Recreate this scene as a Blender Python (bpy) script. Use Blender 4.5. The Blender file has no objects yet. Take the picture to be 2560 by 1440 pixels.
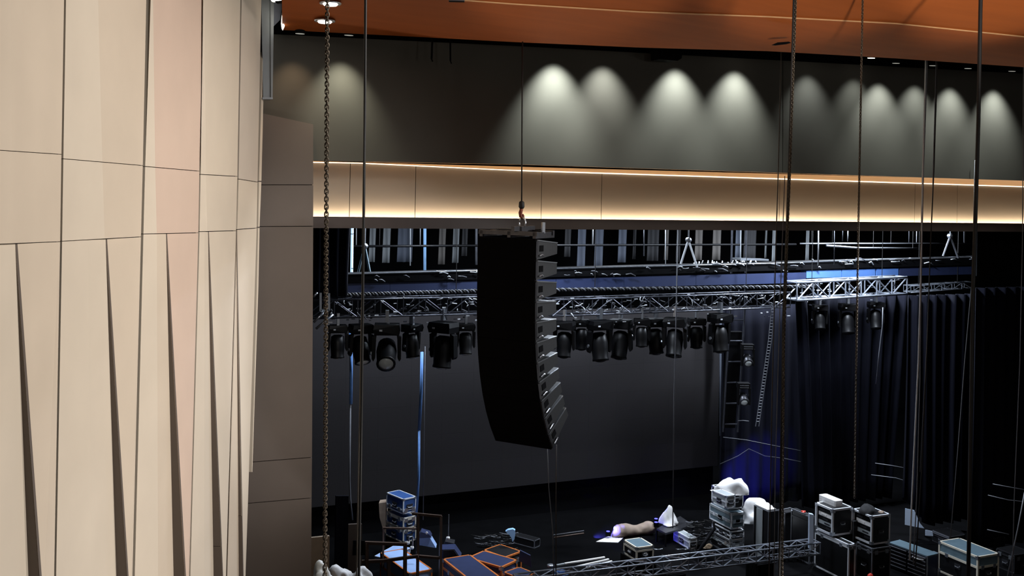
import bpy, bmesh, math, random
from mathutils import Vector, Matrix
random.seed(7)
R = math.radians
sc = bpy.context.scene
COL = sc.collection

# ------------------------------------------------------------------ camera
FPX, CX, CY = 2600.0, 1280.0, 480.0            # focal length and principal point in pixels of the 2560x1440 frame
YAW, ROLL = R(23.7), R(1.2)
EYE = Vector((0, 0, 10.0))
FWD = Vector((math.sin(YAW), math.cos(YAW), 0))
RGT = Vector((math.cos(YAW), -math.sin(YAW), 0))
UPV = Vector((0, 0, 1))
RX = RGT * math.cos(ROLL) + UPV * math.sin(ROLL)
UX = -RGT * math.sin(ROLL) + UPV * math.cos(ROLL)
cd = bpy.data.cameras.new('camera'); cam = bpy.data.objects.new('camera', cd); COL.objects.link(cam)
cd.sensor_fit = 'HORIZONTAL'; cd.sensor_width = 36.0; cd.lens = 36.0 * FPX / 2560.0
cd.shift_y = -(720 - CY) / 2560.0
cd.clip_start = 0.1; cd.clip_end = 300
cam.matrix_world = Matrix(((RX.x, UX.x, -FWD.x, EYE.x), (RX.y, UX.y, -FWD.y, EYE.y), (RX.z, UX.z, -FWD.z, EYE.z), (0, 0, 0, 1)))
sc.camera = cam

# ------------------------------------------------------------------ world, big lights, exposure
w = bpy.data.worlds.new('world'); sc.world = w; w.use_nodes = True
w.node_tree.nodes['Background'].inputs[0].default_value = (0.55, 0.5, 0.46, 1)
w.node_tree.nodes['Background'].inputs[1].default_value = 0.006
sc.view_settings.view_transform = 'Standard'; sc.view_settings.look = 'None'
sc.view_settings.exposure = 0.0; sc.view_settings.gamma = 1.0; sc.view_settings.use_curve_mapping = False
try:
    sc.cycles.max_bounces = 6; sc.cycles.diffuse_bounces = 3; sc.cycles.glossy_bounces = 3
    sc.cycles.sample_clamp_indirect = 4.0; sc.cycles.use_denoising = True
except Exception:
    pass

def cam_pt(r, f, z):                            # metres to the right of / ahead of the eye, absolute height
    p = EYE + RGT * r + FWD * f; return Vector((p.x, p.y, z))
def lamp(kind, name, loc, power, color=(1, 1, 1), size=0.3, target=None, angle=60, blend=0.5, parent=None, sy=None):
    d = bpy.data.lights.new(name, kind); d.energy = power; d.color = color
    if kind == 'AREA':
        d.size = size
        if sy: d.shape = 'RECTANGLE'; d.size_y = sy
    else:
        d.shadow_soft_size = size
    if kind == 'SPOT':
        d.spot_size = R(angle); d.spot_blend = blend
    o = bpy.data.objects.new(name, d); COL.objects.link(o); o.location = loc
    if target is not None:
        o.rotation_euler = (Vector(target) - Vector(loc)).to_track_quat('-Z', 'Y').to_euler()
    return o
WARM = (1.0, 0.955, 0.905); COOL = (0.78, 0.87, 1.0)
# unseen fill for the house light, added out of frame: wall, ceiling, array, ambient
for (r, f, z), (tr, tf, tz), p, an in (((4.6, 7.5, 13.4), (-4.15, 8.6, 8.8), 1420, 84), ((4.8, 11.5, 13.4), (-4.15, 12.0, 8.6), 1420, 80), ((4.4, 15.2, 13.3), (-4.15, 15.6, 8.6), 1080, 64),
                                       ((4.4, 8.5, 4.0), (-4.15, 9.5, 7.2), 1020, 80), ((4.8, 13.2, 3.4), (-4.15, 13.8, 7.0), 1020, 72), ((1.0, 5.5, 11.6), (-3.6, 17.6, 7.4), 1300, 25)):
    lamp('SPOT', 'house_wall_fill', cam_pt(r, f, z), p, WARM, 0.5, cam_pt(tr, tf, tz), an, 0.8)  # added spots for the wall and pier, aimed to miss the header
for r, tr, p in ((0.6, 0.9, 2400), (4.4, 4.8, 4200), (7.6, 8.0, 7000)):
    lamp('SPOT', 'house_ceiling_fill', cam_pt(r, 6.0, 7.0), p, WARM, 0.3, cam_pt(tr, 16.0, 13.7), 20, 0.5)  # upward spots added to brighten the wooden ceiling, no fixture behind them
lamp('SPOT', 'house_array_fill', cam_pt(12.0, 15.6, 9.6), 2600, (0.95, 0.97, 1.0), 0.2, cam_pt(0.9, 17.6, 8.0), 24, 0.4)  # added spot that lifts only the visible side of the array
for r, f, z, p in ((9.0, 5.0, 11.5, 320), (14.0, 9.0, 11.0, 190), (4.0, 1.0, 9.0, 60)):
    lamp('POINT', 'house_ambient_fill', cam_pt(r, f, z), p, WARM, 0.6)  # weak points added for general ambient light
# work lights hanging in the fly loft above the stage, hidden by the header
for x, y, z, p in ((8.5, 25.5, 10.4, 620), (15.5, 26.5, 10.4, 560), (23.5, 26.0, 10.4, 1700), (20.0, 22.5, 10.4, 1000), (11.5, 22.5, 10.4, 420)):
    lamp('AREA', 'loft_work_light', (x, y, z), p, COOL, 0.9, (x, y - 0.6, 0))

# ------------------------------------------------------------------ pixel -> world helpers
def ray(px, py): return FWD + RX * ((px - CX) / FPX) - UX * ((py - CY) / FPX)
def PD(px, py, t): return EYE + ray(px, py) * t
def PY(px, py, Y):
    d = ray(px, py); return EYE + d * (Y / d.y)
def PZ(px, py, Z):
    d = ray(px, py); return EYE + d * ((Z - EYE.z) / d.z)
def PW(px, py, off, base=-4.15):                # the left wall plane, `off` metres out into the room
    d = ray(px, py); return EYE + d * ((base + off) / d.dot(RGT))
def proj(p):
    d = Vector(p) - EYE; t = d.dot(FWD)
    return CX + FPX * d.dot(RX) / t, CY - FPX * d.dot(UX) / t
def zat(px, py, t): return PD(px, py, t).z
def XYZ(px, t, z):
    x = (px - CX) / FPX
    y = ((z - EYE.z) / t - x * math.sin(ROLL)) / math.cos(ROLL)
    return EYE + (FWD + RX * x + UX * y) * t

# ------------------------------------------------------------------ materials
def lin(c):
    c /= 255.0
    return c / 12.92 if c <= 0.04045 else ((c + 0.055) / 1.055) ** 2.4
def mat(name, rgb, rough=0.6, metal=0.0, var=0.12, scale=6.0, bump=0.0, stretch=None, spec=0.5, emit=None, estr=0.0, sheen=0.0):
    m = bpy.data.materials.new(name); m.use_nodes = True
    nt = m.node_tree; b = nt.nodes['Principled BSDF']
    c = tuple(lin(v) for v in rgb)
    b.inputs['Roughness'].default_value = rough; b.inputs['Metallic'].default_value = metal
    b.inputs['Specular IOR Level'].default_value = spec
    tc = nt.nodes.new('ShaderNodeTexCoord'); n = nt.nodes.new('ShaderNodeTexNoise')
    n.inputs['Scale'].default_value = scale; n.inputs['Detail'].default_value = 4
    if stretch:
        mp = nt.nodes.new('ShaderNodeMapping'); mp.inputs['Scale'].default_value = stretch
        nt.links.new(tc.outputs['Object'], mp.inputs['Vector']); nt.links.new(mp.outputs['Vector'], n.inputs['Vector'])
    else:
        nt.links.new(tc.outputs['Object'], n.inputs['Vector'])
    cr = nt.nodes.new('ShaderNodeValToRGB')
    cr.color_ramp.elements[0].position = 0.3; cr.color_ramp.elements[1].position = 0.7
    cr.color_ramp.elements[0].color = tuple(v * (1 - var) for v in c) + (1,)
    cr.color_ramp.elements[1].color = tuple(min(1, v * (1 + var)) for v in c) + (1,)
    nt.links.new(n.outputs['Fac'], cr.inputs['Fac']); nt.links.new(cr.outputs['Color'], b.inputs['Base Color'])
    if bump:
        bp = nt.nodes.new('ShaderNodeBump'); bp.inputs['Strength'].default_value = bump; bp.inputs['Distance'].default_value = 0.02
        nt.links.new(n.outputs['Fac'], bp.inputs['Height']); nt.links.new(bp.outputs['Normal'], b.inputs['Normal'])
    if emit:
        b.inputs['Emission Color'].default_value = tuple(emit) + (1,); b.inputs['Emission Strength'].default_value = estr
    if sheen: b.inputs['Sheen Weight'].default_value = sheen
    return m
M = {}
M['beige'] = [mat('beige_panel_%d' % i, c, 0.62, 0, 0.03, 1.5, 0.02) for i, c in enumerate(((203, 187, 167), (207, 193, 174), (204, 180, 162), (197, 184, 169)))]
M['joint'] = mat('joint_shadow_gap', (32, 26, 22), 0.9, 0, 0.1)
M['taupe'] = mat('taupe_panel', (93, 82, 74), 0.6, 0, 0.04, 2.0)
M['header'] = mat('header_panel', (82, 80, 74), 0.6, 0, 0.05, 1.2, 0, None, 0.15)
M['fascia'] = mat('lower_fascia', (140, 127, 112), 0.42, 0, 0.06, 1.5, 0.0, (0.4, 1, 2))
M['trimbrown'] = mat('brown_ledge', (54, 42, 37), 0.55, 0, 0.08, 3)
M['wood'] = mat('wood_ceiling', (150, 78, 34), 0.6, 0, 0.08, 1.0, 0.0, (0.5, 6, 3), 0.1)
M['soffit'] = mat('wood_soffit', (205, 160, 112), 0.5, 0, 0.12, 3, 0.0, (0.5, 6, 3))
M['trimwhite'] = mat('bright_edging', (222, 225, 230), 0.4, 0.1, 0.05, 12)
M['black'] = mat('matt_black', (8, 8, 10), 0.85, 0, 0.2, 6, 0, None, 0.1)
M['blackgloss'] = mat('satin_black', (8, 8, 10), 0.45, 0, 0.2, 6, 0, None, 0.3)
M['velvet'] = mat('black_velvet', (13, 14, 23), 0.9, 0, 0.25, 3, 0.1, (6, 6, 0.3), 0.1)
M['stage'] = mat('stage_floor_black', (5, 5, 6), 0.9, 0, 0.3, 2, 0, None, 0.05)
M['housefloor'] = mat('house_floor', (70, 55, 48), 0.8)
M['screen'] = mat('led_screen_face', (43, 41, 42), 0.8, 0, 0.06, 30, 0, None, 0.1)
M['steel'] = mat('brushed_steel', (168, 172, 178), 0.35, 0.85, 0.1, 8)
M['alu'] = mat('aluminium', (205, 210, 218), 0.3, 0.9, 0.08, 10)
M['darksteel'] = mat('dark_steel', (70, 70, 74), 0.4, 0.7, 0.15, 8)
M['greycol'] = mat('grey_steel_column', (140, 146, 150), 0.45, 0.3, 0.06, 2)
M['chain'] = mat('chain_steel', (92, 82, 70), 0.4, 0.7, 0.3, 60)
M['cable'] = mat('cable_black', (17, 15, 14), 0.6)
M['cablebrown'] = mat('cable_brown_grey', (62, 55, 48), 0.5)
M['cablewhite'] = mat('cable_white', (190, 194, 198), 0.5)
M['cablegrey'] = mat('cable_grey', (96, 98, 104), 0.5)
M['cablebluelit'] = mat('cable_blue_lit', (105, 150, 215), 0.5)  # blue light on the hanging strands is put into this colour
M['cab'] = mat('speaker_cabinet', (40, 41, 43), 0.55, 0, 0.15, 40, 0.05)
M['grille'] = mat('speaker_grille', (9, 8, 9), 0.9, 0, 0.2, 80, 0, None, 0.05)
M['rust'] = mat('rusty_hook', (120, 58, 40), 0.6, 0.3, 0.3, 20)
M['beambluelit'] = mat('blue_lit_beam', (38, 49, 84), 0.55, 0, 0.1, 2)  # blue light falling on the beam is put into its colour
M['beambrightlit'] = mat('blue_lit_beam_bright', (84, 124, 190), 0.5, 0, 0.1, 2)  # lit copy of the beam colour for its brighter right-hand part
M['fabgrey'] = mat('grey_cloth', (116, 120, 122), 0.85, 0, 0.08, 5, 0.1, (8, 8, 0.3))
M['fabslate'] = mat('slate_cloth', (76, 82, 94), 0.85, 0, 0.1, 5, 0.1, (8, 8, 0.3))
M['fabtaupe'] = mat('taupe_cloth', (94, 90, 86), 0.85, 0, 0.1, 5, 0.1, (8, 8, 0.3))
M['fabdark'] = mat('charcoal_cloth', (44, 44, 46), 0.85, 0, 0.1, 5, 0.1, (8, 8, 0.3))
M['fabblue'] = mat('pale_blue_cloth', (150, 195, 240), 0.8, 0, 0.05, 5)
M['white'] = mat('white_plastic_sheet', (232, 230, 228), 0.6, 0, 0.05, 6, 0.2)
M['paper'] = mat('pale_sheet', (205, 222, 245), 0.7, 0, 0.03, 5)
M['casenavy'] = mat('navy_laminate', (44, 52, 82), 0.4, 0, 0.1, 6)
M['caseblue'] = mat('blue_laminate', (52, 84, 140), 0.4, 0, 0.1, 6)
M['caseblack'] = mat('black_laminate', (16, 16, 18), 0.45, 0, 0.2, 8)
M['caselight'] = mat('light_blue_laminate', (150, 178, 222), 0.45, 0, 0.08, 4)
M['caseteal'] = mat('teal_grey_laminate', (92, 112, 122), 0.4, 0, 0.1, 5)
M['greypanel'] = mat('grey_panel', (150, 156, 158), 0.5, 0, 0.05, 5)
M['trimorange'] = mat('copper_orange_edging', (214, 122, 60), 0.4, 0.25, 0.12, 12)
M['trimcream'] = mat('cream_edging', (222, 214, 196), 0.45, 0.2, 0.06, 12)
M['railbrown'] = mat('brown_tube', (104, 86, 76), 0.45, 0.3, 0.1, 8)
M['ply'] = mat('bare_plywood', (150, 130, 106), 0.7, 0, 0.1, 4)
M['tarp'] = mat('tan_cloth', (150, 132, 116), 0.85, 0, 0.1, 6, 0.3)
M['red'] = mat('red_plastic', (200, 60, 44), 0.5)
M['lens'] = mat('glass_lens', (200, 205, 205), 0.08, 0.0, 0.05, 5, 0, None, 0.8)
M['led_warm'] = mat('led_strip_warm', (255, 240, 215), 0.5, 0, 0, 5, 0, None, 0.5, (1.0, 0.85, 0.64), 58.0)
M['led_warm2'] = mat('led_line_warm', (255, 240, 215), 0.5, 0, 0, 5, 0, None, 0.5, (1.0, 0.86, 0.66), 2.0)
M['lampglow'] = mat('lamp_lens_lit', (255, 250, 240), 0.5, 0, 0, 5, 0, None, 0.5, (1.0, 0.93, 0.8), 5.0)
M['lampdim'] = mat('lamp_lens_dim', (180, 178, 165), 0.3, 0, 0, 5, 0, None, 0.5, (0.8, 0.8, 0.72), 0.35)
M['ledblue'] = mat('blue_led_lit', (60, 60, 255), 0.5, 0, 0, 5, 0, None, 0.5, (0.12, 0.12, 1.0), 2.2)
M['tubeblue'] = mat('ice_blue_tube_lit', (200, 225, 255), 0.5, 0, 0, 5, 0, None, 0.5, (0.52, 0.76, 1.0), 1.1)

# ------------------------------------------------------------------ mesh builder
def axes(v):
    v = Vector(v).normalized()
    h = Vector((0, 0, 1)) if abs(v.z) < 0.95 else Vector((1, 0, 0))
    a = v.cross(h).normalized(); b = a.cross(v).normalized()
    return a, b
class MB:
    def __init__(s): s.v = []; s.f = []
    def add(s, vs, fs):
        k = len(s.v); s.v += [Vector(p) for p in vs]; s.f += [tuple(i + k for i in f) for f in fs]; return s
    def box(s, c, size, e=None):
        c = Vector(c); e = e or (Vector((1, 0, 0)), Vector((0, 1, 0)), Vector((0, 0, 1)))
        h = [e[i] * (size[i] / 2) for i in range(3)]
        vs = [c + h[0] * i + h[1] * j + h[2] * k for i in (-1, 1) for j in (-1, 1) for k in (-1, 1)]
        return s.add(vs, [(0, 1, 3, 2), (4, 6, 7, 5), (0, 4, 5, 1), (2, 3, 7, 6), (0, 2, 6, 4), (1, 5, 7, 3)])
    def bar(s, a, b, w, h=None):
        a = Vector(a); b = Vector(b); d = (b - a); L = d.length; d.normalize(); p, q = axes(d)
        return s.box((a + b) / 2, (L, w, h or w), (d, p, q))
    def prism(s, poly, off):
        n = len(poly); off = Vector(off); poly = [Vector(p) for p in poly]
        vs = poly + [p + off for p in poly]
        return s.add(vs, [tuple(range(n)), tuple(range(2 * n - 1, n - 1, -1))] + [(i, i + n, (i + 1) % n + n, (i + 1) % n) for i in range(n)])
    def tube(s, pts, r, n=6, closed=False):
        pts = [Vector(p) for p in pts]; m = len(pts); rings = []
        for i, p in enumerate(pts):
            if closed: d = pts[(i + 1) % m] - pts[i - 1]
            else: d = pts[min(i + 1, m - 1)] - pts[max(i - 1, 0)]
            a, b = axes(d); rr = r[i] if isinstance(r, (list, tuple)) else r
            rings.append([p + a * (rr * math.cos(2 * math.pi * k / n)) + b * (rr * math.sin(2 * math.pi * k / n)) for k in range(n)])
        vs = [q for g in rings for q in g]; fs = []
        for i in range(m if closed else m - 1):
            j = (i + 1) % m
            for k in range(n):
                fs.append((i * n + k, i * n + (k + 1) % n, j * n + (k + 1) % n, j * n + k))
        if not closed: fs += [tuple(range(n)), tuple(range((m - 1) * n, m * n))]
        return s.add(vs, fs)
    def lathe(s, prof, o, d, n=14):
        o = Vector(o); d = Vector(d).normalized(); a, b = axes(d); m = len(prof)
        vs = [o + d * z + (a * math.cos(2 * math.pi * k / n) + b * math.sin(2 * math.pi * k / n)) * max(r, 1e-4) for r, z in prof for k in range(n)]
        fs = [(i * n + k, i * n + (k + 1) % n, (i + 1) * n + (k + 1) % n, (i + 1) * n + k) for i in range(m - 1) for k in range(n)]
        fs += [tuple(range(n)), tuple(range((m - 1) * n, m * n))]
        return s.add(vs, fs)
    def build(s, name, material, parent=None, local=False, smooth=False):
        me = bpy.data.meshes.new(name); vs = s.v
        if parent is not None and not local:
            inv = rootmat(parent).inverted(); vs = [inv @ p for p in vs]
        me.from_pydata([tuple(p) for p in vs], [], s.f)
        bm = bmesh.new(); bm.from_mesh(me); bmesh.ops.recalc_face_normals(bm, faces=bm.faces); bm.to_mesh(me); bm.free()
        if smooth: me.polygons.foreach_set('use_smooth', [True] * len(me.polygons))
        me.materials.append(material)
        o = bpy.data.objects.new(name, me); COL.objects.link(o)
        if parent is not None: o.parent = parent
        return o
def rootmat(o):
    while o.parent is not None: o = o.parent
    return Matrix.Translation(o.location) @ o.rotation_euler.to_matrix().to_4x4()
def tag(o, label=None, cat=None, group=None, kind=None):
    if label: o['label'] = label
    if cat: o['category'] = cat
    if group: o['group'] = group
    if kind: o['kind'] = kind
    return o
def thing(name, label, cat, loc=(0, 0, 0), rz=0.0, group=None):
    o = bpy.data.objects.new(name, None); COL.objects.link(o); o.empty_display_size = 0.1
    o.location = loc; o.rotation_euler = (0, 0, rz)
    return tag(o, label, cat, group)
def inst(proto, parent, loc=(0, 0, 0), rot=(0, 0, 0)):
    o = bpy.data.objects.new(proto.name.split('.')[0], proto.data); COL.objects.link(o); o.parent = parent
    o.location = loc; o.rotation_euler = rot; return o
def struct(o): o['kind'] = 'structure'; return o
ORD = ['first', 'second', 'third', 'fourth', 'fifth', 'sixth', 'seventh', 'eighth', 'ninth', 'tenth', 'eleventh', 'twelfth', 'thirteenth', 'fourteenth', 'fifteenth', 'sixteenth', 'seventeenth', 'eighteenth']

# ================================================================== SETTING
def lerp_line(pts, y):
    for (y0, x0), (y1, x1) in zip(pts, pts[1:]):
        if y <= y1 or (y1, x1) == pts[-1]:
            return x0 + (x1 - x0) * (y - y0) / (y1 - y0)
# --- floors
struct(MB().prism([(-6, 17.4, -0.2), (48, 17.4, -0.2), (48, 40, -0.2), (-6, 40, -0.2)], (0, 0, 0.2)).build('floor', M['stage']))
struct(MB().prism([(-30, -12, -1.4), (48, -12, -1.4), (48, 17.4, -1.4), (-30, 17.4, -1.4)], (0, 0, 0.2)).build('floor', M['housefloor']))

# --- left wall: folded beige panels with dark returns
B = M['beige']
J = [[(-200, -154), (1600, -186)], [(-200, 166), (390, 156), (720, 151), (1600, 135)], [(-200, 373), (415, 360), (720, 352), (1600, 330)],
     [(-200, 513), (428, 500), (720, 495), (1600, 470)], [(-200, 606), (440, 595), (720, 588), (1060, 577), (1600, 562)], [(-200, 659), (455, 645), (720, 640), (1130, 628), (1600, 610)]]
GAP = [5, 5, 6, 3.2, 3.2, 2.5]
R1 = [((-160, 365), (155, 386)), ((160, 397), (358, 414)), ((362, 416), (500, 428)), ((504, 436), (592, 441)), ((594, 447), (644, 455))]
R2 = [((-160, 617), (153, 604)), ((158, 603), (355, 592)), ((359, 585), (497, 582)), ((501, 579), (589, 577)), ((589.5, 574), (643, 570))]
WEDGE = [(38, 71, 99), (264, 291, 318), (415, 434, 472), (520, 534, 565), (590.5, 597, 616)]
CREASE = [(28, 30, 20), (242, 256, 262), (381, 388, 392), (510, 515, 518), None]
YT, YB = -130, 1560
back = MB().prism([PW(-260, YT - 40, -0.09), PW(656, YT - 40, -0.09), PW(612, YB + 20, -0.09), PW(-290, YB + 20, -0.09)], -RGT * 0.25)
wall = struct(back.build('wall_left', M['joint']))
OUT = RGT * -0.05
def yon(seg, x): (x0, y0), (x1, y1) = seg; return y0 + (y1 - y0) * (x - x0) / (x1 - x0)
def panel(corners, m):                          # corners: (px, py, offset)
    MB().prism([PW(*c) for c in corners], OUT).build('panel', m, wall)
G = 0.9
for c in range(5):
    jl, jr = J[c], J[c + 1]; g0, g1 = GAP[c] / 2, GAP[c + 1] / 2
    L = lambda y: lerp_line(jl, y) + g0
    Rr = lambda y: lerp_line(jr, y) - g1
    r1, r2 = R1[c], R2[c]
    mA, mB2 = B[(0, 1, 1, 1, 0)[c]], B[(0, 0, 2, 1, 1)[c]]
    cr = CREASE[c]
    y1l, y1r = yon(r1, L(390)), yon(r1, Rr(420)); y2l, y2r = yon(r2, L(600)), yon(r2, Rr(590))
    if cr:
        ct, c1, c2 = cr; k = 0.035
        y1c, y2c = yon(r1, c1), yon(r2, c2)
        panel([(L(YT), YT, 0), (ct, YT, k), (c1, y1c - G, k), (L(y1l), y1l - G, 0)], mA)
        panel([(ct, YT, k), (Rr(YT), YT, 0), (Rr(y1r), y1r - G, 0), (c1, y1c - G, k)], mB2)
        panel([(L(y1l), y1l + G, 0), (c1, y1c + G, k), (c2, y2c - G, k), (L(y2l), y2l - G, 0)], mA)
        panel([(c1, y1c + G, k), (Rr(y1r), y1r + G, 0), (Rr(y2r), y2r - G, 0), (c2, y2c - G, k)], mB2)
    else:
        panel([(L(YT), YT, 0), (Rr(YT), YT, 0), (Rr(y1r), y1r - G, 0), (L(y1l), y1l - G, 0)], B[3])
        panel([(L(y1l), y1l + G, 0), (Rr(y1r), y1r + G, 0), (Rr(y2r), y2r - G, 0), (L(y2l), y2l - G, 0)], mB2)
    wt, wl, wr = WEDGE[c]
    def we(x, y): return wt + (x - wt) * (y - yon(r2, wt)) / (1440 - yon(r2, wt))
    yt = yon(r2, wt); xl, xr = we(wl, YB), min(we(wr, YB), Rr(YB) - 0.5)
    bl = PW(xl, YB, 0)
    d = ray(xr, YB)                              # how far the right-hand leaf stands out at the bottom
    nrm = d.cross(UPV); s = (EYE - bl).dot(nrm) / RGT.dot(nrm)
    off = max(0.02, s)
    # left leaf, split at a soft fold
    fx0, fx1 = (L(600) * 0.4 + wt * 0.6), (L(YB) * 0.4 + xl * 0.6)
    if c < 4:
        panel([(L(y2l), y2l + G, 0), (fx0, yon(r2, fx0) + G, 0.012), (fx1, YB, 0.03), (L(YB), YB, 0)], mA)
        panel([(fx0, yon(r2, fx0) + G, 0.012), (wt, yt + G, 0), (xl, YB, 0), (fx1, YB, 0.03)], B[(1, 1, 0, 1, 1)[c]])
    else:
        panel([(L(y2l), y2l + G, 0), (wt, yt + G, 0), (xl, YB, 0), (L(YB), YB, 0)], mA)
    p_top, p_bl, p_br = PW(wt, yt + G, 0), bl, bl + RGT * off
    yj = 1440 if c < 3 else (1357 if c == 3 else 1280)
    def on(a, b, k): return a + (b - a) * k
    kj = (yj - yt) / (YB - yt)
    back_off = FWD * 0.04
    e0, e1 = on(p_top, p_bl, kj), on(p_top, p_br, kj)
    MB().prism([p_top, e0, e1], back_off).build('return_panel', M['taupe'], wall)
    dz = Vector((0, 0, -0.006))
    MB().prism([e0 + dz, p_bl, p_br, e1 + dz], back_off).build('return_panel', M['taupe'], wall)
    # right leaf, standing proud at its left edge
    MB().prism([p_top, PW(Rr(y2r), y2r + G, 0), PW(Rr(YB), YB, 0), p_br], OUT * .12).build('panel', mB2, wall)
# narrow end strip
for seg in (((656, 150), (659.5, 130), (661, 150), (653.6, 452), (647.5, 452)), ((647, 455), (653.4, 455), (649, 567), (645.6, 567)), ((645.4, 570), (649, 570), (646, 720), (631, 1180), (629.5, 1180), (642, 720))):
    MB().prism([PW(x, y, 0.0) for x, y in seg], OUT).build('edge_panel', B[1], wall)

# --- grey pier beside the stage opening
YP = 17.62
pier = struct(MB().prism([PY(640, 281, YP + 0.05), PY(781, 312, YP + 0.05), PY(777, 1640, YP + 0.05), PY(560, 1640, YP + 0.05)], (0, 0.3, 0)).build('wall_pier', M['joint']))
pj = [((640, 279), (783, 310)), ((640, 462), (783, 462)), ((636, 566.5), (783, 565.5)), ((600, 1157.5), (780, 1143.5)), ((600, 1260), (779, 1245)), ((560, 1650), (777, 1640))]
for (a, b), (c_, d_) in zip(pj, pj[1:]):
    q = 0.9
    MB().prism([PY(a[0], a[1] + q, YP), PY(b[0], b[1] + q, YP), PY(d_[0], d_[1] - q, YP), PY(c_[0], c_[1] - q, YP)], (0, 0.05, 0)).build('panel', M['taupe'], pier)

# --- header: upper fascia, soffit, lower fascia, ledge
YH = 17.75
def header_top(px): return 86 + (px - 690) * 0.0487 if px < 1300 else 115.7 + (px - 1300) * 0.0545
def header_bot(px): return 401.5 + (px - 785) * 0.019 if px < 1300 else 411.3 + (px - 1300) * 0.0322
hdr = struct(MB().prism([PY(600, -60, YH + 0.05), PY(2760, 60, YH + 0.05), PY(2760, header_bot(2760) - 1, YH + 0.05), PY(600, header_bot(600) - 1, YH + 0.05)], (0, 0.12, 0)).build('wall_header', M['black']))
seams = [600, 1305, 1957, 2760]
for a, b in zip(seams, seams[1:]):
    g = 0.8; mid = [1300.0] if a < 1300 < b else []
    top = [(x, header_top(x)) for x in [a + g] + mid + [b - g]]
    bot = [(x, header_bot(x)) for x in [b - g] + mid[::-1] + [a + g]]
    MB().prism([PY(x, y, YH) for x, y in top + bot], (0, 0.05, 0)).build('panel', M['header'], hdr)
YL = 18.35
def sof_back(px): return header_bot(px) + (3.5 if px < 900 else 3.5 + (px - 900) * 0.028 if px < 1300 else 14.7)
xs = [600, 900, 1300, 1900, 2760]
sof = MB()
for a, b in zip(xs, xs[1:]):
    sof.prism([PY(a, header_bot(a), YH + 0.02), PY(b, header_bot(b), YH + 0.02), PY(b, sof_back(b), YL), PY(a, sof_back(a), YL)], (0, 0, 0.04))
struct(sof.build('trim_1', M['soffit']))
Z_LED, Z_BOT = 9.50, 9.30
fas = struct(MB().prism([(-1, YL + 0.06, Z_LED - 0.12), (34, YL + 0.06, Z_LED - 0.12), (34, YL + 0.06, 10.34), (-1, YL + 0.06, 10.34)], (0, 0.1, 0)).build('wall_fascia', M['joint']))
fs = [600, 876, 1040, 1355, 1505, 1950, 2288, 2394, 2760]
for a, b in zip(fs, fs[1:]):
    mid = [x for x in xs if a < x < b]
    top = [PY(x, sof_back(x) + 1.2, YL) for x in [a] + mid + [b]]
    pa, pb = top[0].copy(), top[-1].copy(); pa.z = pb.z = Z_LED - 0.1
    ga = Vector((0.006, 0, 0)); top[0] += ga; top[-1] -= ga; pa += ga; pb -= ga
    MB().prism(top + [pb, pa], (0, 0.05, 0)).build('panel', M['fascia'], fas)
ledge = MB()
ledge.box((16.5, 18.0, (Z_LED + Z_BOT) / 2), (36, 0.06, Z_LED - Z_BOT))
ledge.box((16.5, 18.3, Z_BOT + 0.03), (36, 0.6, 0.05))
struct(ledge.build('trim_2', M['trimbrown']))
struct(MB().box((16.5, 18.62, 10.4), (36, 0.15, 2.2)).build('wall_inner', M['black']))
# LED lines (lamps of the cove)
led = MB().box((16.5, YL - 0.11, Z_LED - 0.03), (36, 0.025, 0.025)).build('led_strip', M['led_warm'])
tag(led, 'glowing warm white LED strip along the brown ledge over the stage opening', 'light strip')
l2 = MB()
for a, b in zip(xs, xs[1:]):
    l2.bar(PY(a, sof_back(a) + 0.2, YL - 0.02), PY(b, sof_back(b) + 0.2, YL - 0.02), 0.022)
tag(l2.build('led_strip', M['led_warm2']), 'thin warm LED line in the slot under the dark upper header', 'light strip')

# --- wooden ceiling with a folded lip, dark slot behind it
ed = [(640, 72), (705, 75), (1000, 90), (1280, 105), (1600, 119), (1920, 128), (2240, 146), (2560, 168), (2760, 184)]
fo = [(640, -48), (705, -40), (1000, -12), (1280, 9), (1600, 29), (1920, 41), (2240, 58), (2560, 91), (2760, 112)]
E = [PZ(x, y, 12.6) for x, y in ed]; Fo = [PZ(x, y, 12.95) for x, y in fo]
Up = [p - FWD * 1.6 + Vector((0, 0, 0.55)) for p in Fo]
Up2 = [p - FWD * 3.5 + Vector((0, 0, 0.5)) for p in Up]
ceil = MB()
for rows in ((E, Fo), (Fo, Up), (Up, Up2)):
    for i in range(1, len(E) - 1):
        ceil.prism([rows[0][i], rows[0][i + 1], rows[1][i + 1], rows[1][i]], (0, 0, 0.05))
cl = struct(ceil.build('ceiling', M['wood']))
bead = MB()
for i in range(2, len(Fo) - 1): bead.bar(Fo[i] - Vector((0, 0, .005)), Fo[i + 1] - Vector((0, 0, .005)), 0.02)
bead.build('fold_edge', M['soffit'], cl)
slot = MB()
for i in range(1, len(E) - 1):
    a, b = E[i] + Vector((0, 0, .06)), E[i + 1] + Vector((0, 0, .06))
    slot.prism([a, b, b + Vector((0, 0, .9)), a + Vector((0, 0, .9))], (0, 0.05, 0))
    a, b = a + Vector((0, 0, .9)), b + Vector((0, 0, .9))
    slot.prism([a, b, Vector((b.x, 18.2, b.z)), Vector((a.x, 18.2, a.z))], (0, 0, 0.05))
struct(slot.build('ceiling_slot', M['black']))

struct(MB().box((6, 4, 17.2), (60, 34, 0.2)).build('ceiling_house', M['black']))
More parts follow.
